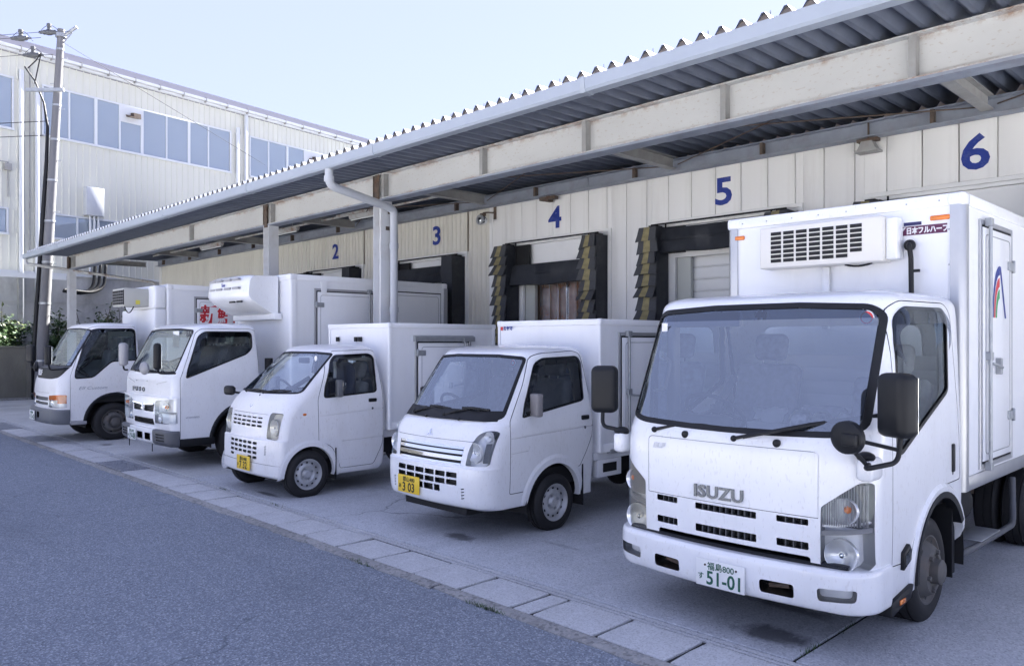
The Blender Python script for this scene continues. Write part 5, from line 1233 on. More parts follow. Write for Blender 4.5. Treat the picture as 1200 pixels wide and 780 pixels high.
    for k in range(16): x = -.42 + k * .06; cl.tube([(x, .16, .50 + rr.random() * .06), (x + rr.uniform(.02, .1), .15, .52 + rr.random() * .05)], rr.uniform(.008, .02), 6)
    cl.build('radiator_parts', 'grey_pl', T)
    lg = text_obj('maker_badge', 'ISUZU', .105, 'badge', T, (-.205, .048, .828), ext=.006, bold=.0035, xs=1.16, space=1.05)
    text_obj('faded_badge', 'ELF', .05, mat('faded silver badge', (.66, .67, .68), .4), T, (-.53, .062, 1.10), ext=.0008, bold=.001, shear=.25, xs=1.3)
    # bumper
    bs = skin([[(.275, .12, .10, .80, .18, .20, .60), (.285, .03, .10, .85, .18, .22, .60), (.31, .0, .105, .862, .18, .22, .60), (.40, -.022, .11, .868, .18, .22, .6), (.50, -.02, .11, .868, .18, .22, .6), (.522, -.012, .11, .866, .18, .22, .6)],
               [(.522, -.012, .11, .866, .18, .22, .6), (.530, .0, .11, .858, .17, .22, .6), (.532, .10, .08, .80, .15, .2, .6)]], 4, cap=False)
    _, bs = cut(bs, [(.425, 0), (2, 0), (2, 1), (.425, 1)], 's')
    sets = []; hole_lamps = []
    def bslot(poly, depth, back, wall='paint'):
        nonlocal bs
        p, bs = cut(bs, poly, 'f', FRONT); sets.append((skirt(border(p, poly, 'f'), depth), wall, True)); sets.append((shift(p, -depth), back, True)); return p
    for sg in (1, -1):
        mm = (lambda q: q) if sg > 0 else mirr
        bslot(mm(roundpoly([(.275, .34), (.475, .338), (.475, .418), (.275, .416)], .02, 3)), .09, 'dark')
        lp = mm(roundpoly([(.605, .352), (.795, .37), (.80, .438), (.60, .425)], .02, 3)); p, bs = cut(bs, lp, 'f', FRONT)
        f = mesh_polys('fog_lamp', [(shift(p, -.012), 'lens', True)], T); mesh_polys('lamp_housing', [(skirt(border(p, lp, 'f'), .06), 'ltgrey', True), (shift(p, -.06), 'refl', True)], f)
        MB().tube([(sg * .30, .07, .37), (sg * .42, .08, .385)], .016, 8).build('tow_hook', 'rustdark', T)
    bu = mesh_polys('bumper', [(bs, 'paint', True)] + sets, T)
    pl = plate(T, .03, -.028, .385, 'w', '福島800', '51-01', 'す')
    for x in (-.10, .11): MB().sphere((x, -.008, .048), .007, 8, 5).build('plate_bolt', 'rustdark', pl)
    tr = MB(); N = 20; vs = []
    for i in range(N + 1): x = -.74 + 1.48 * i / N; y = .07 + .09 * (x / .85) ** 2; vs += [(x, y - .03, .534), (x, y + .05, .534), (x, y + .05, .552), (x, y - .012, .549)]
    tr.add(vs, [(i * 4 + j, i * 4 + 4 + j, i * 4 + 4 + (j + 1) % 4, i * 4 + (j + 1) % 4) for i in range(N) for j in range(4)]); tr.build('bumper_gap_strip', 'black', T)
    # side step, side lamp, arch rubber
    for sg in (1, -1):
        MB().prism([(.435, .215), (.75, .265), (.80, .345), (.76, .345), (.435, .30)], 'x', sg * .80 - .06, sg * .80 + .06).build('step_guard', 'black', T, bevel=.012, seg=2)
        rbox('reflector', 'amber', T, sg * .862 - .004, sg * .862 + .004, .55, .64, .265, .295, .003, 1)
        sl_ = MB().prism([(.61, .455), (.73, .50), (.735, .565), (.70, .60), (.61, .56)], 'x', sg * .845 - .02, sg * .845 + .022).build('side_lamp', 'black', T, bevel=.006, seg=2)
        MB().prism([(.63, .475), (.70, .50), (.70, .565), (.63, .545)], 'x', sg * .868 - .001, sg * .868 + .003).build('lamp_lens', 'lens', sl_); MB().prism([(.635, .48), (.695, .503), (.695, .56), (.635, .54)], 'x', sg * .8665, sg * .867).build('lamp_back', 'refl', sl_)
        ru = MB(); N = 18; vs = []
        for i in range(N + 1):
            a = R(182 - 152 * i / N)
            for rr_, xx in ((.486, .872), (.445, .868), (.445, .80), (.486, .80)): vs.append((sg * xx, 1.30 + rr_ * math.cos(a), .34 + rr_ * math.sin(a)))
        ru.add(vs, [(i * 4 + j, i * 4 + 4 + j, i * 4 + 4 + (j + 1) % 4, i * 4 + (j + 1) % 4) for i in range(N) for j in range(4)]); ru.build('arch_rubber', 'black', T, angle=50)
    # wipers, washers
    wiper(T, (-.53, .085, 1.215), (-.28, .13, 1.262), (.22, .10, 1.245)); wiper(T, (.07, .06, 1.21), (.42, .10, 1.29), (.86, .33, 1.39))
    for x in (-.28, .345): o = MB().lathe([(.012, .0), (.012, .022), (-.008, .024), (-.014, .014), (-.016, 0)], 'y', (x, .07, 1.205), 12).build('washer_nozzle', 'black', T)
    # mirrors
    mm_ = mirror(T, (.965, .21, 1.455), (.20, .13, .35), [(.83, .22, 1.14), (.86, .05, 1.12), (.90, .0, 1.13), (.98, .18, 1.15), (.99, .20, 1.30)], yaw=R(-28), rb=.045)
    un = MB().lathe([(-.03, .0), (-.028, .07), (-.012, .098), (.02, .10), (.03, .09), (.03, 0)], 'y', (0, 0, 0), 28).build('round_mirror', 'black', T, angle=50, loc=(.79, -.02, 1.285)); un.rotation_euler = (0, 0, R(-20)); un.scale = (1.05, 1, .9)
    MB().box(.0, .09, -.05, -.02, -.045, .03).build('mirror_clamp', 'black', un, bevel=.01)
    MB().tube([(.83, .02, 1.27), (.98, .17, 1.22)], .011, 8).tube([(.80, .02, 1.22), (.86, .06, 1.14)], .012, 8).build('mirror_arm', 'black', T)
    rbox('mirror_bracket', 'paint', T, .775, .865, .12, .30, 1.03, 1.16, .03, 3); MB().sphere((.82, .16, 1.165), .05, 14, 8, sc=(1, 1, .6)).build('bracket_cap', 'black', T)
    mirror(T, (-1.06, .22, 1.455), (.19, .13, .34), [(-.86, .20, 1.17), (-.90, .16, 1.18), (-1.05, .18, 1.19), (-1.06, .20, 1.32)], yaw=R(25), rb=.045)
    rbox('mirror_bracket', 'paint', T, -.93, -.84, .14, .30, 1.02, 1.16, .03, 3); MB().sphere((-.89, .2, 1.165), .055, 14, 8, sc=(1, 1, .6)).build('bracket_cap', 'black', T)
    # cabin
    rbox('floor', 'dark', T, -.78, .78, .30, 1.70, .70, .86, .01); dash(T, .78, .17, .62, 1.20, 'grey_pl'); steering(T, -.42, .66, 1.30, .21, 40)
    rbox('instrument_hood', 'grey_pl', T, -.62, -.22, .38, .60, 1.16, 1.30, .05, 3)
    seat(T, -.42, 1.35, 1.08, .50, bh=.58); seat(T, .50, 1.35, 1.08, .50, bh=.50, hr=True); seat(T, .04, 1.35, 1.06, .34, bh=.30, hr=False)
    bk = MB()
    for k in range(7): bk.prism([(1.64, 1.0 + k * .10), (1.63, 1.02 + k * .10), (1.63, 1.08 + k * .10), (1.64, 1.098 + k * .10)], 'x', -.72, .72)
    bk.build('rear_trim', 'lining', T)
    rbox('sun_visor', 'ltgrey', T, -.65, -.15, .52, .56, 1.90, 2.0, .01); rbox('pillar_trim', 'ltgrey', T, -.74, -.66, .52, .60, 1.2, 1.98, .02)
    MB().tube(fillet([(-.74, .38, 1.45), (-.69, .44, 1.46), (-.68, .50, 1.66), (-.73, .46, 1.70)], .03), .013, 6).build('grab_handle', 'ltgrey', T)
    MB().lathe([(0, 0), (0, .045)], 'y', (.70, .48, 1.94), 18).build('round_sticker', 'label_wh', T); MB().lathe([(0, .027), (0, .038)], 'y', (.70, .476, 1.94), 18).build('sticker_ring', 'red', T); MB().box(-.70, -.655, .42, .422, 1.87, 1.93).build('small_sticker', 'label_wh', T)
    MB().box(.01, .08, .44, .46, 1.955, 1.99).box(.02, .035, .45, .47, 1.94, 2.0).box(.055, .07, .45, .47, 1.94, 2.0).build('sensor_box', 'grey_pl', T)
    # wheels and underframe
    for sg in (1, -1): wheel(T, sg * .72, 1.19, .335, .20, .215, sg, 'truck', steer=R(0), m='rimold'); MB().box(sg * .72 - .11, sg * .72 + .11, 1.60, 1.615, .2, .72).build('mud_flap', 'black', T)
    ax = MB(); ax.tube([(-.65, 1.19, .335), (.65, 1.19, .335)], .05, 8); ax.box(-.45, .45, .2, 1.0, .40, .55); ax.box(-.4, .4, .9, 1.7, .42, .8); ax.build('front_axle', 'dark', T)
    chassis(T, .4, 4.95, .58, 3.85, .335, .83, rim=.215, style='truck', tyre_w=.19, dual=True)
    gr = MB(); gr.tube(fillet([(.78, 1.86, .30), (.78, 1.86, .66), (.66, 1.88, .72)], .1), .03, 10); gr.tube(fillet([(.80, 1.84, .30), (.82, 2.2, .30), (.82, 3.2, .30), (.78, 3.35, .66)], .08), .025, 10); gr.build('side_guard', 'grey_pl', T, angle=60)
    rbox('step_plate', 'steel', T, .66, .84, 2.25, 2.75, .325, .335, .004, 1); MB().tube([(.45, 2.1, .52), (.45, 2.75, .52)], .2, 20).build('air_tank', 'rubber', T, angle=60)
    MB().box(.30, .80, 1.72, 1.76, .2, .7).build('mud_guard', 'black', T); MB().tube([(.70, 2.0, .70), (.70, 2.1, .70)], .035, 10).build('filler_cap', mat('yellow green cap', (.45, .42, .05), .5), T)
    # cargo box
    B = cargo_box(T, -1.0, .845, 1.83, 4.95, .745, 2.845, post=.095, trim='alu', rail=.085, ptop='paint', lower=.10)
    side_door(B, .845, 2.22, 3.02, .90, 2.66, hinge_front=False, frame='alu')
    o = bpy.data.objects.get('unused')
    u = thing('cooling_unit', 'cream louvred cooling unit on the front of the largest truck box', 'cooling unit', (-2.53, 4.24, 0)) if False else T
    U = rbox('cooling_unit', mat('cream unit', (.74, .72, .66), .4), T, -.60, .36, 1.64, 1.825, 2.385, 2.715, .012, 2)
    fr = MB(); gsl = []
    for cidx in range(7):
        for r_ in range(7):
            if cidx == 6 and r_ == 0: continue
            x0 = -.50 + cidx * .105; z0 = 2.43 + r_ * .036; fr.box(x0, x0 + .085, 1.634, 1.6405, z0, z0 + .026)
    sl_ = fr.build('louvre_slots', 'black', U); 
    lv = MB()
    for r_ in range(8): z0 = 2.421 + r_ * .036; lv.box(-.52, .24, 1.628, 1.639, z0, z0 + .006)
    pass
    rbox('unit_side_cover', 'box', T, .362, .44, 1.70, 1.825, 2.40, 2.70, .008, 2)
    rbox('drain_duct', 'box', T, -.16, -.10, 1.80, 1.829, 1.9, 2.383, .006, 1)
    MB().tube(fillet([(.49, 1.80, 2.50), (.50, 1.76, 2.50), (.51, 1.775, 2.42), (.51, 1.79, 2.0)], .04), .018, 8).sphere((.49, 1.81, 2.50), .042, 12, 8).box(.51, .565, 1.775, 1.80, 2.30, 2.32).build('hose', 'black', T, angle=60)
    MB().tube(bez((.05, 1.74, 2.385), (.15, 1.74, 2.35), (.25, 1.74, 2.385), 6), .008, 6).build('drain_hose', 'black', T)
    for x in (-.93, .62): rbox('marker_lamp', 'amber', B, x - (.0 if x < 0 else 0), x + (.09 if x < 0 else .13), 1.825, 1.84, 2.665, 2.70, .006, 1)
    st = MB().box(.40, .73, 1.8395, 1.8412, 2.575, 2.64).build('maker_sticker', mat('maroon print', (.10, .015, .06), .45), B)
    text_obj('sticker_text', '日本フルハーフ', .052, 'label_wh', B, (.455, 1.838, 2.588), ext=.0006, bold=.0022, xs=.78)
    MB().box(.44, .56, 1.8392, 1.8408, 2.645, 2.67).build('sticker_tab', mat('navy print', (.02, .02, .10), .45), B); text_obj('sticker_letter', 'Y', .07, 'label_wh', B, (.405, 1.838, 2.583), ext=.0006, bold=.004)
    # rainbow arcs on the side door
    for k, m_ in ((0, 'bluepr'), (1, 'red'), (2, 'green')):
        if m_ == 'green' and 'green' not in M: M['green'] = mat('green print', (.03, .32, .10), .5)
        q = MB(); a = []; cx = 2.66 + k * .0
        for i in range(9):
            t = R(180 - 90 * i / 8); r1, r2 = .20 - k * .045, .165 - k * .045
            a.append(((cx + r1 * math.cos(t), 1.98 + 2.0 * r1 * math.sin(t)), (cx + r2 * math.cos(t), 1.98 + 2.0 * r2 * math.sin(t))))
        q.add([(.8565, *p) for pr in a for p in pr], [(2 * i, 2 * i + 1, 2 * i + 3, 2 * i + 2) for i in range(8)]); q.build('printed_arc', m_, B)
    q = MB(); q.prism([(2.65, 2.38), (2.69, 2.375), (2.84, 1.98), (2.80, 1.98)], 'x', .8562, .857); q.build('printed_arc', 'bluepr', B)
    # things on the dashboard
    t = thing('tissue_box', 'white tissue box with a tissue pulled out on the dashboard of the largest truck', 'tissue box', (-2.33, 4.50, 1.225))
    rbox('carton', mat('paper', (.78, .78, .77), .8), t, -.12, .12, -.06, .06, 0, .08, .004, 1)
    q = MB(); vs = []; rr = random.Random(2)
    for i in range(6):
        for j in range(5): vs.append((-.10 + i * .04, rr.uniform(-.03, .03) + (j - 2) * .006 * (i - 2), .08 + j * .022 + rr.uniform(-.008, .008)))
    q.add(vs, [(i * 5 + j, i * 5 + 5 + j, i * 5 + 6 + j, i * 5 + 1 + j) for i in range(5) for j in range(4)]); q.build('tissue', 'label_wh', t, angle=60)
    t = thing('clipboard', 'pale sheet of papers lying on the dashboard left of the tissue box', 'papers', (-2.58, 4.50, 1.222)); q = MB()
    q.box(-.15, .15, -.11, .12, 0, .012); q.build('sheets', mat('paper grey', (.55, .57, .56), .8), t)
    t = thing('paper_bags', 'crumpled silvery bags on the dashboard right of the tissue box', 'bags', (-2.02, 4.53, 1.22)); q = MB(); rr = random.Random(8)
    for b in range(3):
        cx = -.12 + b * .13; vs = []
        for i in range(7):
            for j in range(9): a = 2 * math.pi * j / 9; r0 = .06 * math.sin(math.pi * (i + .4) / 7) + .012; vs.append((cx + r0 * math.cos(a) + rr.uniform(-.012, .012), r0 * math.sin(a) + rr.uniform(-.012, .012), i * .028 + rr.uniform(-.006, .006)))
        q = MB(); q.add(vs, [(i * 9 + j, i * 9 + (j + 1) % 9, i * 9 + 9 + (j + 1) % 9, i * 9 + 9 + j) for i in range(6) for j in range(9)] + [tuple(range(54, 63))]); q.build('bag', mat('silver foil bag', (.55, .55, .56), .35, metal=.4, var=.4, vscale=30), t, angle=25)
    return T
isuzu()

# ------------------------------------------------------------------ second truck from the left, split grille
def fuso():
    T = thing('box_truck', 'white refrigerated box truck with split dark grille and rounded cooling unit over its cab', 'truck', (-11.905, 4.12, 0), group='trucks parked at the loading bays')
    segs = [[(.36, .07, .05, .96, .12, .12, 1.36), (.56, .03, .05, .972, .12, .12, 1.37), (.75, .01, .05, .975, .12, .13, 1.375), (1.0, .01, .05, .975, .12, .13, 1.375), (1.02, .012, .05, .975, .12, .13, 1.375)],
            [(1.02, .012, .05, .975, .12, .13, 1.375), (1.03, .03, .05, .972, .12, .13, 1.375), (1.20, .035, .05, .97, .12, .14, 1.375), (1.31, .05, .05, .968, .12, .15, 1.37), (1.355, .075, .055, .965, .12, .15, 1.365), (1.96, .37, .06, .90, .12, .16, 1.31), (2.0, .40, .06, .88, .12, .16, 1.30), (2.03, .46, .05, .83, .12, .15, 1.28), (2.055, .56, .03, .72, .12, .14, 1.22), (2.068, .70, .01, .5, .1, .1, 1.12), (2.074, .8, 0, .2, .05, .05, 1.0), (2.075, .86, 0, .06, .02, .02, .95)]]
    c = Cab(T, segs, 'paint', 4); c.hw = .97
    c.windscreen(roundpoly([(-.90, 1.36), (0, 1.335), (.89, 1.36), (.82, 1.965), (.4, 1.99), (-.4, 1.99), (-.84, 1.965)], [.06, 0, .06, .05, 0, 0, .05], 4), .024)
    c.arch(1.12, .38, .50, .012, .05, m='black')
    door = roundpoly([(.165, .42), (.165, 1.28), (.20, 1.36), (.42, 1.93), (.50, 1.985), (1.22, 1.99), (1.32, 1.95), (1.335, .95), (1.12, .94), (.82, .80), (.66, .60), (.60, .42)], [.02, .03, .03, .08, .03, .05, .06, .03, .1, .08, .08, .02], 4)
    win = roundpoly([(.235, 1.275), (.27, 1.42), (.44, 1.88), (.53, 1.945), (1.20, 1.945), (1.24, 1.90), (1.24, 1.70), (1.15, 1.61)], [.05, .03, .06, .05, .04, .03, .08, .05], 4)
    for sg in (1, -1): c.door(sg, door, win, handle=None, visor=.09, glass='glass_dark')
    hl = roundpoly([(.44, .645), (.945, .655), (.965, .67), (.965, .995), (.93, 1.0), (.50, .97), (.44, .93)], [.02, .02, 0, .02, .01, .02, .02], 3)
    for p, sg in ((hl, 1), (mirr(hl), -1)):
        mm = (lambda q: q) if sg > 0 else mirr
        c.lamp(p, bowls=((sg * .575, .72, .065, 'bowl'), (sg * .72, .895, .06, 'bowl')), depth=.06, parts=((mm([(.68, .655), (.96, .655), (.96, .79), (.68, .79)]), 'paint', .001), (mm([(.45, .80), (.96, .80), (.96, .815), (.45, .815)]), 'ltgrey', .001)))
        MB().sphere((sg * .78, .06, .885), .03, 10, 6).build('amber_bulb', 'amber', T)
    for sg in (1, -1):
        mm = (lambda q: q) if sg > 0 else mirr
        c.slot(mm(roundpoly([(.045, .80), (.38, .80), (.41, .92), (.06, .90)], .015, 3)), depth=.04)
    c.slot(roundpoly([(-.40, .615), (.40, .615), (.37, .70), (-.37, .70)], .02, 3), depth=.05, back='dark')
    for sg in (1, -1):
        mm = (lambda q: q) if sg > 0 else mirr
        c.slot(mm([(.06, 1.22), (.36, 1.22), (.40, 1.235), (.06, 1.235)]), depth=.012, back='paint'); c.slot(mm([(.43, 1.19), (.76, 1.24), (.76, 1.247), (.43, 1.20)]), depth=.012, back='paint')
    c.slot(roundpoly([(-.70, 1.35), (.70, 1.35), (.68, 1.88), (-.68, 1.88)], .06, 3), REAR, depth=.02, back='glass_side')
    c.finish()
    gb = MB(); gb.prism([(-.42, .905), (-.05, .885), (.05, .885), (.42, .905), (.42, .92), (.05, .905), (-.05, .905), (-.42, .92)], 'y', .0, .03); gb.build('grille_bar', 'chrome', T)
    for z in (.83, .86):
        MB().box(-.40, -.05, .035, .045, z, z + .008).box(.05, .40, .035, .045, z, z + .008).build('grille_blade', 'grey_pl', T)
    e = MB()
    for a in (90, 210, 330):
        ca, sa = math.cos(R(a)), math.sin(R(a)); l, w = .06, .03; e.prism([(0, 0), (ca * l * .5 - sa * w * .55, sa * l * .5 + ca * w * .55), (ca * l, sa * l), (ca * l * .5 + sa * w * .55, sa * l * .5 - ca * w * .55)], 'y', -.006, .02)
    e.build('emblem', 'chrome', T, loc=(0, .0, .85))
    text_obj('maker_badge', 'FUSO', .085, 'badge', T, (-.47, .026, 1.075), ext=.004, bold=.003, xs=1.5, space=1.95)
    mg = MB()
    for k in range(3):
        z = .625 + k * .026; mg.box(-.39, .39, .03, .06, z, z + .008)
    mg.build('lower_grille_bar', 'black', T)
    # bumper: white centre, dark corners
    bs = skin([[(.325, .10, .05, .92, .12, .14, .5), (.34, .02, .05, .965, .12, .14, .5), (.40, -.03, .05, .985, .12, .14, .5), (.53, -.035, .05, .985, .12, .14, .5), (.56, -.02, .05, .98, .12, .14, .5), (.565, .08, .04, .90, .1, .12, .5)]], 4, cap=False)
    _, bs = cut(bs, [(.155, 0), (2, 0), (2, 1), (.155, 1)], 's'); cen, cor = cut(bs, [(-.45, .2), (.45, .2), (.45, .7), (-.45, .7)], 'f'); sets = []
    for (x0, x1) in ((-.12, .10), (.18, .38)):
        q = roundpoly([(x0, .40), (x1, .40), (x1, .50), (x0, .50)], .015, 3); p, cen = cut(cen, q, 'f', FRONT); sets += [(skirt(border(p, q, 'f'), .06), 'black', True), (shift(p, -.06), 'dark', True)]
    bu = mesh_polys('bumper', [(cen, 'paint', True)] + sets, T); sets = []
    for sg in (1, -1):
        mm = (lambda q: q) if sg > 0 else mirr
        for k in range(3):
            q = mm([(.56, .41 + k * .04), (.82, .41 + k * .04), (.82, .428 + k * .04), (.56, .428 + k * .04)]); p, cor = cut(cor, q, 'f', FRONT); sets += [(skirt(border(p, q, 'f'), .015), 'black', True), (shift(p, -.015), 'black', True)]
    for sg in (1, -1):
        pick = lambda F: [f for f in F if sum(p[0].x for p in f) * sg > 0]
        mesh_polys('bumper_corner', [(pick(cor), 'grey_pl', True)] + [(pick(a), b_, c_) for a, b_, c_ in sets], bu)
    for sg in (1, -1): rbox('side_skirt', 'black', T, sg * .95 - .03, sg * .95 + .03, .16, .66, .34, .45, .02); MB().box(sg * .46 - .004, sg * .46 + .004, -.03, -.02, .25, .36).build('bumper_strap', 'black', T)
    plate(T, -.30, -.045, .445, 'w', '郡山100', '19-08', 'あ')
    text_obj('side_badge', 'eCOHYBRID', .035, 'grey_print', T, (.978, .24, .73), rot=(R(90), 0, R(90)), ext=.0005, bold=.0005)
    wiper(T, (-.55, .10, 1.36), (-.2, .14, 1.40), (.1, .12, 1.385)); wiper(T, (.05, .085, 1.345), (.42, .14, 1.40), (.72, .17, 1.40)); 
    for sg in (1, -1):
        mirror(T, ((1.13, -.20, 1.60) if sg > 0 else (-1.06, .08, 1.60)), (.18 if sg > 0 else .14, .10, .36), ([(.97, .10, 1.36), (1.05, -.15, 1.37), (1.12, -.20, 1.44)] if sg > 0 else [(-.97, .12, 1.36), (-1.02, .08, 1.36), (-1.06, .08, 1.44)]), yaw=R(-20 * sg), m='black' if sg > 0 else 'ltgrey', rb=.045)
    MB().sphere((0, 0, 0), .12, 16, 10, sc=(1.0, .45, .75)).build('under_mirror', 'ltgrey', T, loc=(.60, -.18, 1.43)); MB().tube([(.60, -.14, 1.40), (.64, .06, 1.36)], .015, 6).tube([(.60, .06, 1.38), (.66, .06, 1.36)], .02, 6).build('mirror_arm', 'black', T)
    rbox('floor', 'dark', T, -.9, .9, .3, 1.3, .8, .95, .01); dash(T, .88, .17, .58, 1.30, 'interior'); steering(T, -.45, .62, 1.38, .2, 40); seat(T, -.45, 1.10, 1.15); seat(T, .50, 1.10, 1.15)
    MB().box(-.84, .84, 1.27, 1.29, .9, 1.35).build('rear_trim', 'interior', T); MB().box(.24, .46, .35, .352, 1.72, 1.95).build('screen_paper', 'lining', T)
    for k in range(3): MB().box(.70 + k * .05, .735 + k * .05, .36 + .01 * k, .364 + .01 * k, 1.84, 1.95).build('stub_sticker', 'grey_pl', T)
    for sg in (1, -1): wheel(T, sg * .86, 1.10, .37, .20, .235, sg, 'truck', m='silver')
    ax = MB(); ax.tube([(-.8, 1.1, .37), (.8, 1.1, .37)], .06, 8); ax.box(-.5, .5, .3, 1.3, .42, .7); ax.build('front_axle', 'dark', T)
    chassis(T, .4, 4.85, .70, 3.75, .37, .95, rim=.235, style='truck', tyre_w=.2, dual=True, wm='silver')
    B = cargo_box(T, -.95, .975, 1.83, 4.94, 1.0, 2.835, post=.10, trim='box', rail=.09, rivets=False)
    side_door(B, .975, 2.28, 3.35, 1.12, 2.60, frame='ltgrey'); side_door(B, .975, 3.62, 4.8, 1.12, 2.66, frame='box', rod=False)
    MB().prism([(2.46, 2.75), (2.34, 2.75), (2.36, 2.55), (2.44, 2.55)][::-1], 'x', .99, 1.01).build('door_stay', 'box', B)
    MB().box(.965, .985, 4.86, 4.94, 1.05, 2.75).build('rear_pillar', 'alu', B)
    # rounded cooling unit
    pr = roundpoly([(1.22, 2.50), (1.25, 2.76), (1.34, 2.825), (1.80, 2.835), (1.80, 2.22), (1.66, 2.22), (1.30, 2.42)], [.06, .06, .05, .02, .01, .1, .06], 5)
    segs_ = []; N = 14; vs = []
    for i in range(N + 1):
        t = -1 + 2 * i / N; x = .72 * t - .07; k = 1 - .16 * abs(t) ** 5
        for (y, z) in pr: vs.append((x, 1.80 + (y - 1.80) * k, 2.53 + (z - 2.53) * (1 - .06 * abs(t) ** 6)))
    n = len(pr); U = MB().add(vs, [(i * n + j, i * n + (j + 1) % n, i * n + n + (j + 1) % n, i * n + n + j) for i in range(N) for j in range(n)] + [tuple(range(n)), tuple(range(N * n, N * n + n))]).build('cooling_unit', 'paint', T, angle=40)
    v = MB()
    for x in (-.55, -.28, .02, .30):
        for z in (2.735, 2.60): v.box(x, x + .20, 1.212 + (.02 if abs(x) > .5 else 0), 1.26, z, z + .035)
    v.build('unit_vents', 'ltgrey', U); text_obj('unit_badge', 'Tare', .07, 'bluepr', U, (-.10, 1.222, 2.655), ext=.001, bold=.002, shear=.2)
    v = MB(); v.prism([(.05, 2.40), (.22, 2.40), (.22, 2.425), (.05, 2.425)], 'y', 1.285, 1.31); v.prism([(.30, 2.40), (.46, 2.40), (.46, 2.425), (.30, 2.425)], 'y', 1.285, 1.31); v.build('unit_slots', 'black', U)
    rbox('unit_base', 'box', T, -.72, .72, 1.70, 1.825, 2.14, 2.24, .01)
    MB().tube([(.93, 1.50, 1.05), (.93, 1.50, 1.55)], .06, 12).build('intake_pipe', 'dark', T)
    return T
fuso()

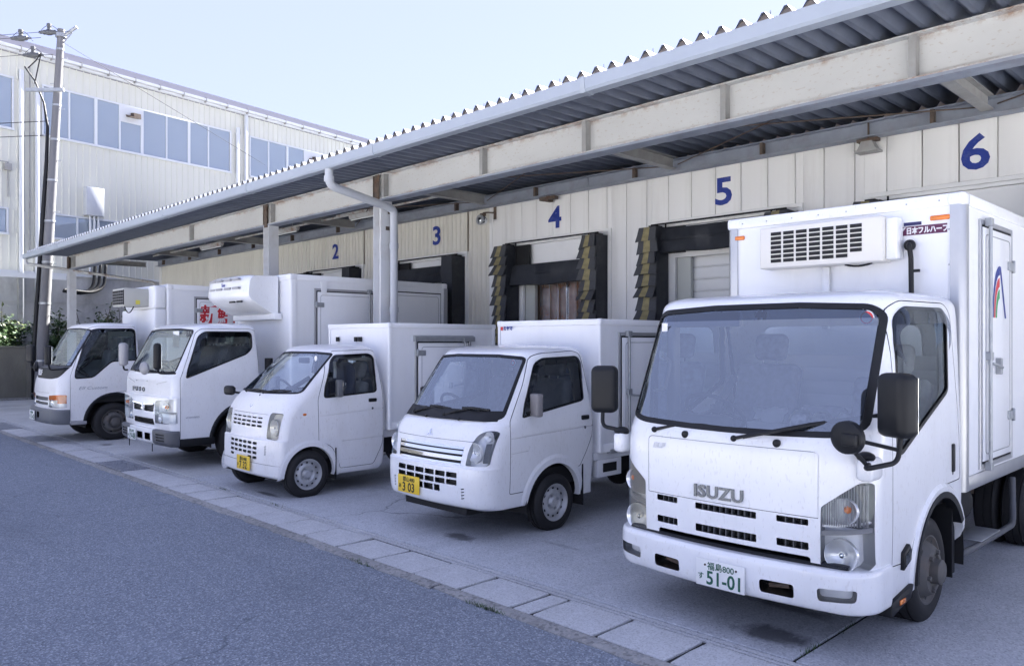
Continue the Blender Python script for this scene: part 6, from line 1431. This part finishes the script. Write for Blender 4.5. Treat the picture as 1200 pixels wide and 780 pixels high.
# ------------------------------------------------------------------ leftmost truck, dark panel under the windscreen
def elf_old():
    T = thing('box_truck', 'leftmost white box truck with amber topped headlights and grey bumper', 'truck', (-16.045, 3.76, 0), group='trucks parked at the loading bays')
    segs = [[(.36, .08, .08, .83, .16, .20, 1.50), (.55, .05, .09, .84, .18, .2, 1.52), (.70, .035, .09, .845, .18, .2, 1.52), (.90, .04, .09, .845, .18, .2, 1.52), (1.05, .055, .09, .845, .18, .22, 1.52), (1.15, .08, .095, .843, .18, .22, 1.52), (1.25, .13, .10, .84, .18, .22, 1.51),
             (2.02, .56, .10, .765, .18, .24, 1.42), (2.07, .60, .09, .745, .18, .24, 1.41), (2.11, .68, .07, .70, .17, .22, 1.38), (2.135, .80, .04, .58, .15, .18, 1.32), (2.148, .95, .01, .36, .1, .1, 1.22), (2.152, 1.05, 0, .1, .04, .04, 1.1)]]
    c = Cab(T, segs, 'paint_old', 4); c.hw = .845
    # dark panel and screen
    lp = roundpoly([(-.72, 1.17), (-.45, 1.135), (.45, 1.135), (.72, 1.17), (.785, 1.355), (-.785, 1.355)], [.08, .1, .1, .08, .0, .0], 4)
    c.panel(lp, 'f', FRONT, 'dark_panel', .003, 'black')
    c.windscreen(roundpoly([(-.785, 1.359), (.785, 1.359), (.725, 2.02), (.3, 2.045), (-.3, 2.045), (-.725, 2.02)], [.0, .0, .07, 0, 0, .07], 4), .02)
    c.arch(1.02, .36, .47, .012, .05, m='black')
    door = roundpoly([(.29, .40), (.29, 1.18), (.44, 1.60), (.60, 2.02), (.72, 2.075), (1.38, 2.08), (1.44, 2.03), (1.48, .9), (1.02, .88), (.72, .76), (.58, .55), (.52, .40)], [.02, .05, .02, .09, .05, .04, .05, .05, .1, .1, .05, .02], 4)
    win = roundpoly([(.36, 1.14), (.37, 1.28), (.53, 1.75), (.64, 2.0), (.75, 2.035), (1.35, 2.04), (1.40, 2.0), (1.41, 1.45), (.98, 1.43), (.66, 1.15)], [.05, .03, .02, .07, .04, .03, .03, .03, .06, .06], 4)
    for sg in (1, -1): c.door(sg, door, win, visor=.07, glass='glass_dark')
    hl = roundpoly([(.43, .635), (.82, .64), (.838, .65), (.838, .865), (.80, .87), (.45, .845)], [.02, .01, 0, .01, .01, .02], 3)
    for p, sg in ((hl, 1), (mirr(hl), -1)):
        mm = (lambda q: q) if sg > 0 else mirr
        c.lamp(p, bowls=((sg * .54, .735, .055, 'bowl'),), depth=.05, parts=((mm([(.40, .775), (.85, .775), (.85, .90), (.40, .90)]), 'amber', .003), (mm([(.74, .715), (.85, .715), (.85, .79), (.74, .79)]), 'amber', -.01), (mm([(.635, .66), (.65, .66), (.65, .79), (.635, .79)]), 'label_wh', .002)))
    for z0, z1 in ((.75, .815), (.675, .725)): c.slot(roundpoly([(-.40, z0), (.40, z0), (.40, z1), (-.40, z1)], .01, 2), depth=.03, back='grey_pl')
    c.slot([(-.43, .888), (.43, .888), (.43, .892), (-.43, .892)], depth=.015)
    c.slot(roundpoly([(-.6, 1.3), (.6, 1.3), (.58, 1.9), (-.58, 1.9)], .06, 3), REAR, depth=.02, back='glass_side')
    c.finish()
    bs = skin([[(.34, .08, .09, .80, .16, .2, .5), (.355, .0, .09, .85, .18, .2, .5), (.46, -.03, .09, .86, .18, .2, .5), (.58, -.03, .09, .86, .18, .2, .5), (.605, -.01, .09, .85, .18, .2, .5), (.612, .06, .08, .8, .16, .2, .5)]], 4, cap=False)
    _, bs = cut(bs, [(.285, 0), (2, 0), (2, 1), (.285, 1)], 's'); sets = []
    q = roundpoly([(.02, .44), (.16, .44), (.16, .55), (.02, .55)], .02, 3); p, bs = cut(bs, q, 'f', FRONT); sets += [(skirt(border(p, q, 'f'), .05), 'black', True), (shift(p, -.05), 'dark', True)]
    M['bump_grey'] = mat('grey bumper paint', (.13, .14, .155), .45, var=.1)
    mesh_polys('bumper', [(bs, 'bump_grey', True)] + sets, T)
    for sg in (1, -1): rbox('side_step', 'ltgrey', T, sg * .83 - .03, sg * .83 + .02, .30, .56, .335, .395, .012)
    plate(T, -.21, -.05, .475, 'w', '郡山800', '11-43', 'さ')
    text_obj('maker_badge', 'ELF', .14, 'label_wh', T, (-.42, .10, 1.19), ext=.003, bold=.003, shear=.3, xs=1.2)
    text_obj('side_badge', 'Elf Custom', .075, 'grey_print', T, (.848, .42, .95), rot=(R(90), 0, R(90)), ext=.0005, shear=.3, xs=1.4)
    wiper(T, (-.5, .20, 1.34), (-.1, .23, 1.39), (.2, .23, 1.39)); wiper(T, (.1, .18, 1.34), (.5, .28, 1.40), (.70, .36, 1.42))
    mirror(T, (1.03, -.09, 1.57), (.19, .11, .33), [(.80, .22, 1.32), (.95, -.05, 1.31), (1.02, -.09, 1.42)], yaw=R(-20), rb=.04); mirror(T, (-1.05, .12, 1.57), (.19, .11, .33), [(-.80, .22, 1.32), (-.95, .1, 1.31), (-1.04, .12, 1.42)], yaw=R(20), rb=.04)
    un = MB().lathe([(-.03, .0), (-.028, .09), (-.012, .12), (.02, .12), (.03, 0)], 'y', (0, 0, 0), 24).build('round_mirror', 'black', T, angle=50, loc=(.45, -.14, 1.36)); un.rotation_euler = (0, 0, R(-20)); un.scale = (1.1, 1, .75); MB().tube([(.45, -.11, 1.36), (.98, -.06, 1.36)], .012, 6).tube([(.62, -.05, 1.36), (.76, .2, 1.33)], .03, 8).build('mirror_arm', 'grey_pl', T)
    dash(T, .76, .26, .70, 1.17, 'interior'); steering(T, -.42, .78, 1.26, .21, 40); rbox('floor', 'dark', T, -.78, .78, .3, 1.4, .7, .86, .01); seat(T, -.42, 1.22, 1.05, m='interior'); seat(T, .45, 1.22, 1.05, m='interior')
    MB().box(-.75, .75, 1.40, 1.42, .8, 1.3).build('rear_trim', 'lining', T)
    for sg in (1, -1): wheel(T, sg * .735, 1.02, .345, .20, .215, sg, 'truck', m='rimold')
    ax = MB(); ax.tube([(-.65, 1.02, .345), (.65, 1.02, .345)], .05, 8); ax.box(-.45, .45, .2, 1.3, .42, .6); ax.build('front_axle', 'dark', T)
    chassis(T, .4, 4.95, .62, 3.75, .345, .83, rim=.215, style='truck', tyre_w=.19, dual=True)
    B = cargo_box(T, -.96, .845, 1.95, 5.0, .95, 2.885, post=.10, trim='box', rail=.09, rivets=False)
    side_door(B, .845, 2.50, 3.5, 1.08, 2.64, frame='ltgrey')
    text_obj('side_print', '新鮮直送', .37, 'red', B, (.857, 2.56, 2.20), rot=(R(90), 0, R(90)), ext=.0006, bold=.0095, shear=.1, xs=.92)
    NB = rbox('box_nose', 'box', T, -.94, .835, 1.72, 1.948, 1.5, 2.42, .03, 3); rbox('box_nose', 'box', T, -.80, .835, 1.72, 1.948, 2.422, 2.86, .05, 4)
    U = rbox('cooling_unit', mat('beige unit', (.46, .46, .42), .5, dirt=.2), T, -.10, .55, 1.28, 1.72, 2.46, 2.80, .012, 2)
    f = MB()
    for k in range(6): x = -.07 + k * .105; f.box(x, x + .085, 1.268, 1.279, 2.49, 2.77)
    f.build('fan_opening', 'black', U); f = MB()
    for k in range(6): f.box(-.09, .53, 1.262, 1.268, 2.49 + k * .054, 2.497 + k * .054)
    f.build('fan_guard', 'ltgrey', U); MB().box(.551, .553, 1.48, 1.56, 2.50, 2.58).build('unit_label', mat('yellow label', (.62, .55, .08), .5), U)
    MB().tube(bez((.50, 1.30, 2.46), (.52, 1.36, 2.22), (.54, 1.45, 2.46), 8), .01, 6).build('unit_cable', 'black', U)
    MB().tube([(.60, .45, 1.10), (.50, 1.1, 2.15)], .006, 5)
    return T
elf_old()
